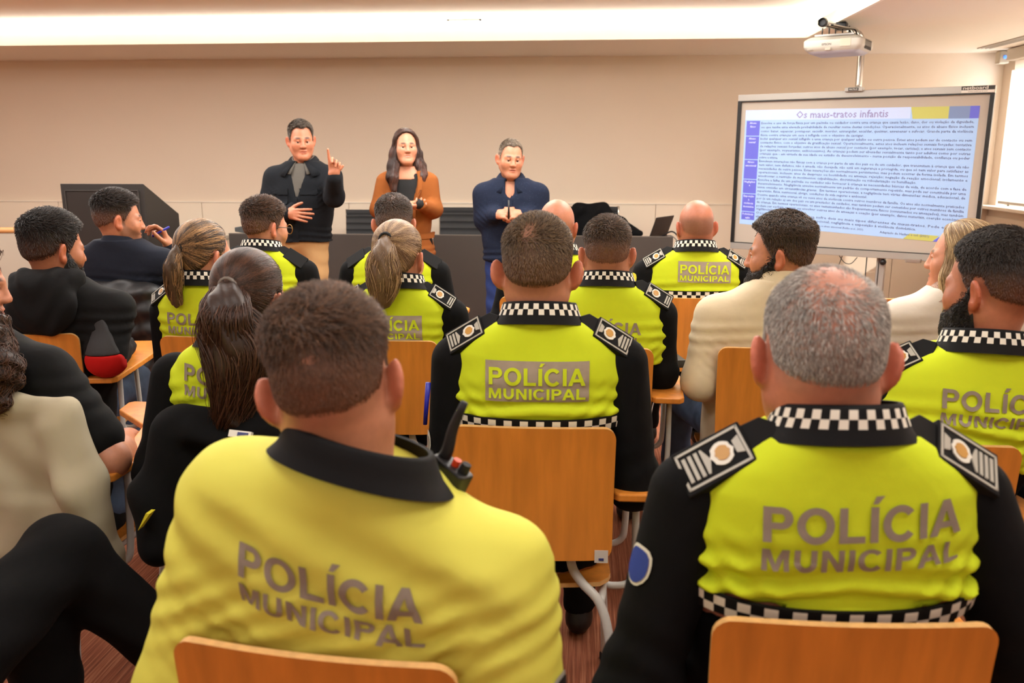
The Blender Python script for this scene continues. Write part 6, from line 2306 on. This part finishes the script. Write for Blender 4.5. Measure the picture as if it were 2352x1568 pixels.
# fleece collar of the man in profile, ribbed neck of the sweater, scarf of the blonde woman
P = C4
c = P['cen'](np.array(P['S'] + 0.06))
lv = [(P['S'] + 0.03, 0.100, 0.090, 0, 0, (0, -0.15)), (P['S'] + 0.055, 0.088, 0.084, 0, 0.003, (0, -0.15)), (P['S'] + 0.076, 0.084, 0.081, 0, 0.006, (0, -0.22)), (P['S'] + 0.090, 0.080, 0.078, 0, 0.008, (0, -0.22))]
ring('fleece_collar', (float(c[0]), float(c[1])), lv, 36, None, FLEECE, P['body'], 0.009)
P = D0
c = P['cen'](np.array(P['S'] + 0.05))
ring('neck_rib', (float(c[0]), float(c[1])), [(P['S'] + 0.035, 0.088, 0.080, 0, 0, (0, -0.2)), (P['S'] + 0.055, 0.074, 0.072, 0, 0.002, (0, -0.2)), (P['S'] + 0.064, 0.070, 0.070, 0, 0.004, (0, -0.2))], 36, None, cloth('navy_sweater', (24, 28, 40)), P['body'], 0.006)
P = C5
c = P['cen'](np.array(P['S'] + 0.05))
SCARF = mat('patterned_scarf', (70, 52, 48), 0.8)
_nt = SCARF.node_tree
_w = _nt.nodes.new('ShaderNodeTexVoronoi')
_w.inputs['Scale'].default_value = 60
_r = _nt.nodes.new('ShaderNodeValToRGB')
_r.color_ramp.elements[0].color, _r.color_ramp.elements[1].color = lin((40, 30, 32)), lin((196, 160, 140))
_r.color_ramp.elements[0].position, _r.color_ramp.elements[1].position = 0.3, 0.6
_nt.links.new(_w.outputs['Distance'], _r.inputs['Fac'])
_nt.links.new(_r.outputs['Color'], _nt.nodes['Principled BSDF'].inputs['Base Color'])
ring('scarf', (float(c[0]), float(c[1])), [(P['S'] + 0.010, 0.135, 0.100, 0, 0, (0, -0.1)), (P['S'] + 0.035, 0.110, 0.092, 0, 0, (0, -0.1)), (P['S'] + 0.06, 0.086, 0.082, 0, 0.003, (0, -0.1)), (P['S'] + 0.075, 0.076, 0.076, 0, 0.003, (0, -0.1))], 36, None, SCARF, P['body'], 0.008)
# glasses
Hd = D1['H']
GLM = mat('gold_wire', (150, 116, 60), 0.3, metal=0.7)
g = G()
for e in (-1, 1):
    ringp = [Hd.w((e * 0.034 + 0.024 * math.cos(a), 0.107 - 0.10 * abs(e * 0.034 + 0.024 * math.cos(a)) ** 1.3, 0.004 + 0.022 * math.sin(a))) for a in np.linspace(0, 2 * PI, 21)]
    g.tube(ringp, 0.0016, 6, cap=False)
    g.tube([Hd.w((e * 0.058, 0.098, 0.010)), Hd.w((e * 0.078, 0.085, 0.012)), Hd.w((e * 0.083, 0.02, 0.014)), Hd.w((e * 0.084, -0.012, 0.010)), Hd.w((e * 0.082, -0.030, -0.012))], 0.0018, 6, mi=1)
g.tube([Hd.w((-0.011, 0.110, 0.010)), Hd.w((0, 0.113, 0.013)), Hd.w((0.011, 0.110, 0.010))], 0.0015, 6)
g.build('glasses', [GLM, M_BLACK], D1['body'], smooth=True)

# ------------------------------------------------------------------ things people hold or wear clipped on
pn = G().tube([(-2.055, 3.985, 1.105), (-1.975, 4.00, 1.150)], [0.0065, 0.005], 10).build('pen', M_BLUEPEN, smooth=True)
tag(pn, 'blue pen held at the mouth by the man in the navy sweater', 'pen')
p0 = to_world(B2, B2['arms'][0][0] * 0.62 + B2['arms'][0][1] * 0.38)
pn = G().tube([(p0[0] - 0.066, p0[1] - 0.045, p0[2] - 0.03), (p0[0] - 0.056, p0[1] - 0.045, p0[2] + 0.075)], [0.005, 0.0065], 10).build('pen', M_BLUEPEN, smooth=True)
tag(pn, 'blue pen stuck in the sleeve pocket of the officer in the middle', 'pen')

RD = thing('two_way_radio', 'black two-way radio with a stubby antenna clipped at the nearest officer\'s shoulder', 'radio', (-0.183, 1.125, 1.045), math.radians(-30))
R = rot(rx=math.radians(-10), ry=math.radians(24))
G().prism(arc_rect(0.060, 0.034, 0.008), -0.055, 0.030, R=R).build('body', mat('radio_black', (26, 26, 28), 0.45), RD, bevel=0.003)
ant = R @ V3(-0.020, 0.0, 0.028)
G().tube([ant, ant + R @ V3(0, 0, 0.015), ant + V3(0.012, 0.008, 0.045), ant + V3(0.026, 0.016, 0.082)], [0.0095, 0.009, 0.0075, 0.0055], 10, sub=3).build('antenna', M_RUBBER, RD, smooth=True)
k_ = R @ V3(0.002, 0.0, 0.030)
G().lathe([(0.0, 0.0), (0.006, 0.0), (0.006, 0.010), (0.0, 0.010)], 12, k_, R).build('call_button', mat('radio_orange', (230, 72, 30), 0.4), RD, smooth=True, sharp=40)
k_ = R @ V3(0.018, 0.0, 0.030)
G().lathe([(0.0, 0.0), (0.008, 0.0), (0.007, 0.014), (0.0, 0.014)], 12, k_, R).build('volume_knob', M_RUBBER, RD, smooth=True, sharp=40)
G().box(R @ V3(0, -0.019, -0.015), (0.03, 0.006, 0.05), R).build('belt_clip', M_RUBBER, RD, bevel=0.001)

# ------------------------------------------------------------------ clothes hung over chairs


def chair_world(key, p):
    x, y, rz, _ = CHAIRS[key]
    return rot(rz=math.radians(rz)) @ V3(*p) + V3(x, y, 0)


def draped(key, name, label, cat, build, m, h=0.009):
    x, y, rz, _ = CHAIRS[key]
    s_ = SDF()
    build(s_)
    V, F = s_.mesh(h)
    o = mesh_obj(name, V, F, m, None, True, loc=(x, y, 0), rz=math.radians(rz))
    return tag(o, label, cat)


def fold_post(amp, f, seed):
    return lambda X, Y, Z, D: D + amp * np.sin(f * X + 2.5 * np.sin(7 * Z + seed) + 1.2 * np.sin(17 * Z) + 20 * Y) + amp * 0.5 * np.sin(f * 0.6 * Z + 3 * np.sin(13 * X + seed))


def _shirt(s):
    s.box((0.01, 0.004, 0.70), (0.45, 0.060, 0.42), None, 0.028, 0.03)
    s.cone((-0.13, 0.00, 0.895), (0.15, 0.00, 0.895), 0.026, 0.024, 0.03)
    s.cone((0.20, -0.01, 0.84), (0.255, -0.03, 0.70), 0.050, 0.055, 0.04)
    s.cone((0.255, -0.03, 0.70), (0.285, -0.02, 0.52), 0.055, 0.048, 0.03)
    s.cone((0.285, -0.02, 0.52), (0.295, -0.01, 0.40), 0.046, 0.034, 0.02)
    s.box((0.06, 0.0, 0.52), (0.34, 0.055, 0.28), None, 0.025, 0.03)
    s.post.append(fold_post(0.0055, 34, 1.0))


draped('B0', 'beige_shirt', 'beige shirt hung over a chair back at the left edge', 'shirt', _shirt, cloth('beige_twill', (178, 168, 144), fold=(9, 0.3, 0.01)), 0.007)


def _jack(s):
    s.box((0.01, -0.005, 0.725), (0.42, 0.080, 0.32), None, 0.04, 0.03)
    s.cone((-0.14, -0.005, 0.868), (0.17, -0.005, 0.872), 0.032, 0.034, 0.04)
    s.cone((-0.165, -0.02, 0.835), (-0.205, -0.05, 0.70), 0.046, 0.055, 0.05)
    s.cone((-0.205, -0.05, 0.70), (-0.19, -0.08, 0.58), 0.055, 0.052, 0.04)
    s.cone((0.19, -0.03, 0.84), (0.225, -0.05, 0.68), 0.050, 0.050, 0.05)
    s.cone((-0.10, -0.05, 0.85), (0.16, -0.055, 0.77), 0.020, 0.024, 0.03)
    s.post.append(fold_post(0.006, 26, 2.0))


jk = draped('B1', 'black_jacket', 'black jacket with a small yellow stripe draped over a chair left of the nearest officer', 'jacket', _jack, M_DARK, 0.008)
jl = G().box((0.03, -0.068, 0.862), (0.055, 0.012, 0.016), rot(rx=-0.5, ry=0.06)).build('hanger_label', M_PAPER, jk)
G().box((0.038, -0.0745, 0.864), (0.026, 0.003, 0.010), rot(rx=-0.5, ry=0.06)).build('label_print', mat('sticker_blue', (60, 70, 130)), jl)
G().prism([(-0.016, -0.022), (0.008, 0.022), (0.018, 0.022)], -0.02, 0.004, axis=1, c=(-0.185, -0.128, 0.665)).build('yellow_stripe', M_PATCHY, jk)


def _coat(s):
    s.box((0.0, -0.005, 0.70), (0.46, 0.085, 0.42), None, 0.04, 0.03)
    s.cone((-0.16, -0.01, 0.89), (0.17, -0.01, 0.89), 0.036, 0.038, 0.04)
    s.cone((0.20, -0.02, 0.84), (0.27, -0.04, 0.62), 0.065, 0.058, 0.05)
    s.cone((0.27, -0.04, 0.62), (0.27, -0.04, 0.48), 0.058, 0.050, 0.04)
    s.post.append(lambda X, Y, Z, D: D + 0.008 * np.sin(70 * Z + 1.2 * np.sin(20 * X)))


draped('D0', 'padded_coat', 'black padded coat hung behind the man in the navy sweater', 'coat', _coat, mat('padded_black', (17, 17, 19), 0.5), 0.009)
s_ = SDF()
s_.box((0.10, 7.98, 0.86), (0.36, 0.12, 0.30), None, 0.05, 0.04)
s_.cone((-0.02, 7.98, 1.00), (0.22, 7.98, 1.005), 0.045, 0.045, 0.05)
s_.cone((0.22, 7.93, 0.98), (0.36, 7.85, 0.86), 0.05, 0.06, 0.05)
s_.cone((0.36, 7.85, 0.86), (0.47, 7.74, 0.80), 0.06, 0.055, 0.05)
s_.cone((0.47, 7.74, 0.80), (0.53, 7.66, 0.80), 0.055, 0.035, 0.05)
s_.post.append(fold_post(0.006, 28, 3.0))
V, F = s_.mesh(0.010)
tag(mesh_obj('black_coat', V, F, M_DARK), 'black coat thrown over the office chair behind the desk, left of the laptop', 'coat')

# ------------------------------------------------------------------ small things on the writing tablets


def slab(name, label, cat, w, d, t_, m, at, rz, group=None, parts=None, bevel=0.002):
    o = G().box((0, 0, t_ / 2), (w, d, t_)).build(name, m, None, bevel=bevel, loc=at, rz=math.radians(rz))
    return tag(o, label, cat, group)


p_ = chair_world('C3', (0.262, 0.50, 0.709))
nbk = slab('notebook', 'black notebook lying on the tablet right of the faded crew cut', 'notebook', 0.10, 0.16, 0.030, M_BLACK, tuple(p_), 12)
G().box((0, 0, 0.015), (0.097, 0.157, 0.022)).build('pages', M_PAPER, nbk)
p_ = chair_world('C2', (0.20, 0.60, 0.709))
slab('phone', 'white phone on the tablet in front of the blonde ponytail', 'phone', 0.07, 0.14, 0.008, M_PAPER, tuple(p_), 20)
p_ = chair_world('D0', (0.14, 0.56, 0.709))
slab('phone', 'black phone on the tablet of the man in the navy sweater', 'phone', 0.075, 0.15, 0.009, M_BLACK, tuple(p_), -30)
p_ = chair_world('D0', (0.06, 0.60, 0.709))
slab('paper_sheet', 'white sheet of paper on the front left tablet beside a black phone', 'paper', 0.10, 0.07, 0.002, M_PAPER, tuple(p_), 15, bevel=0)
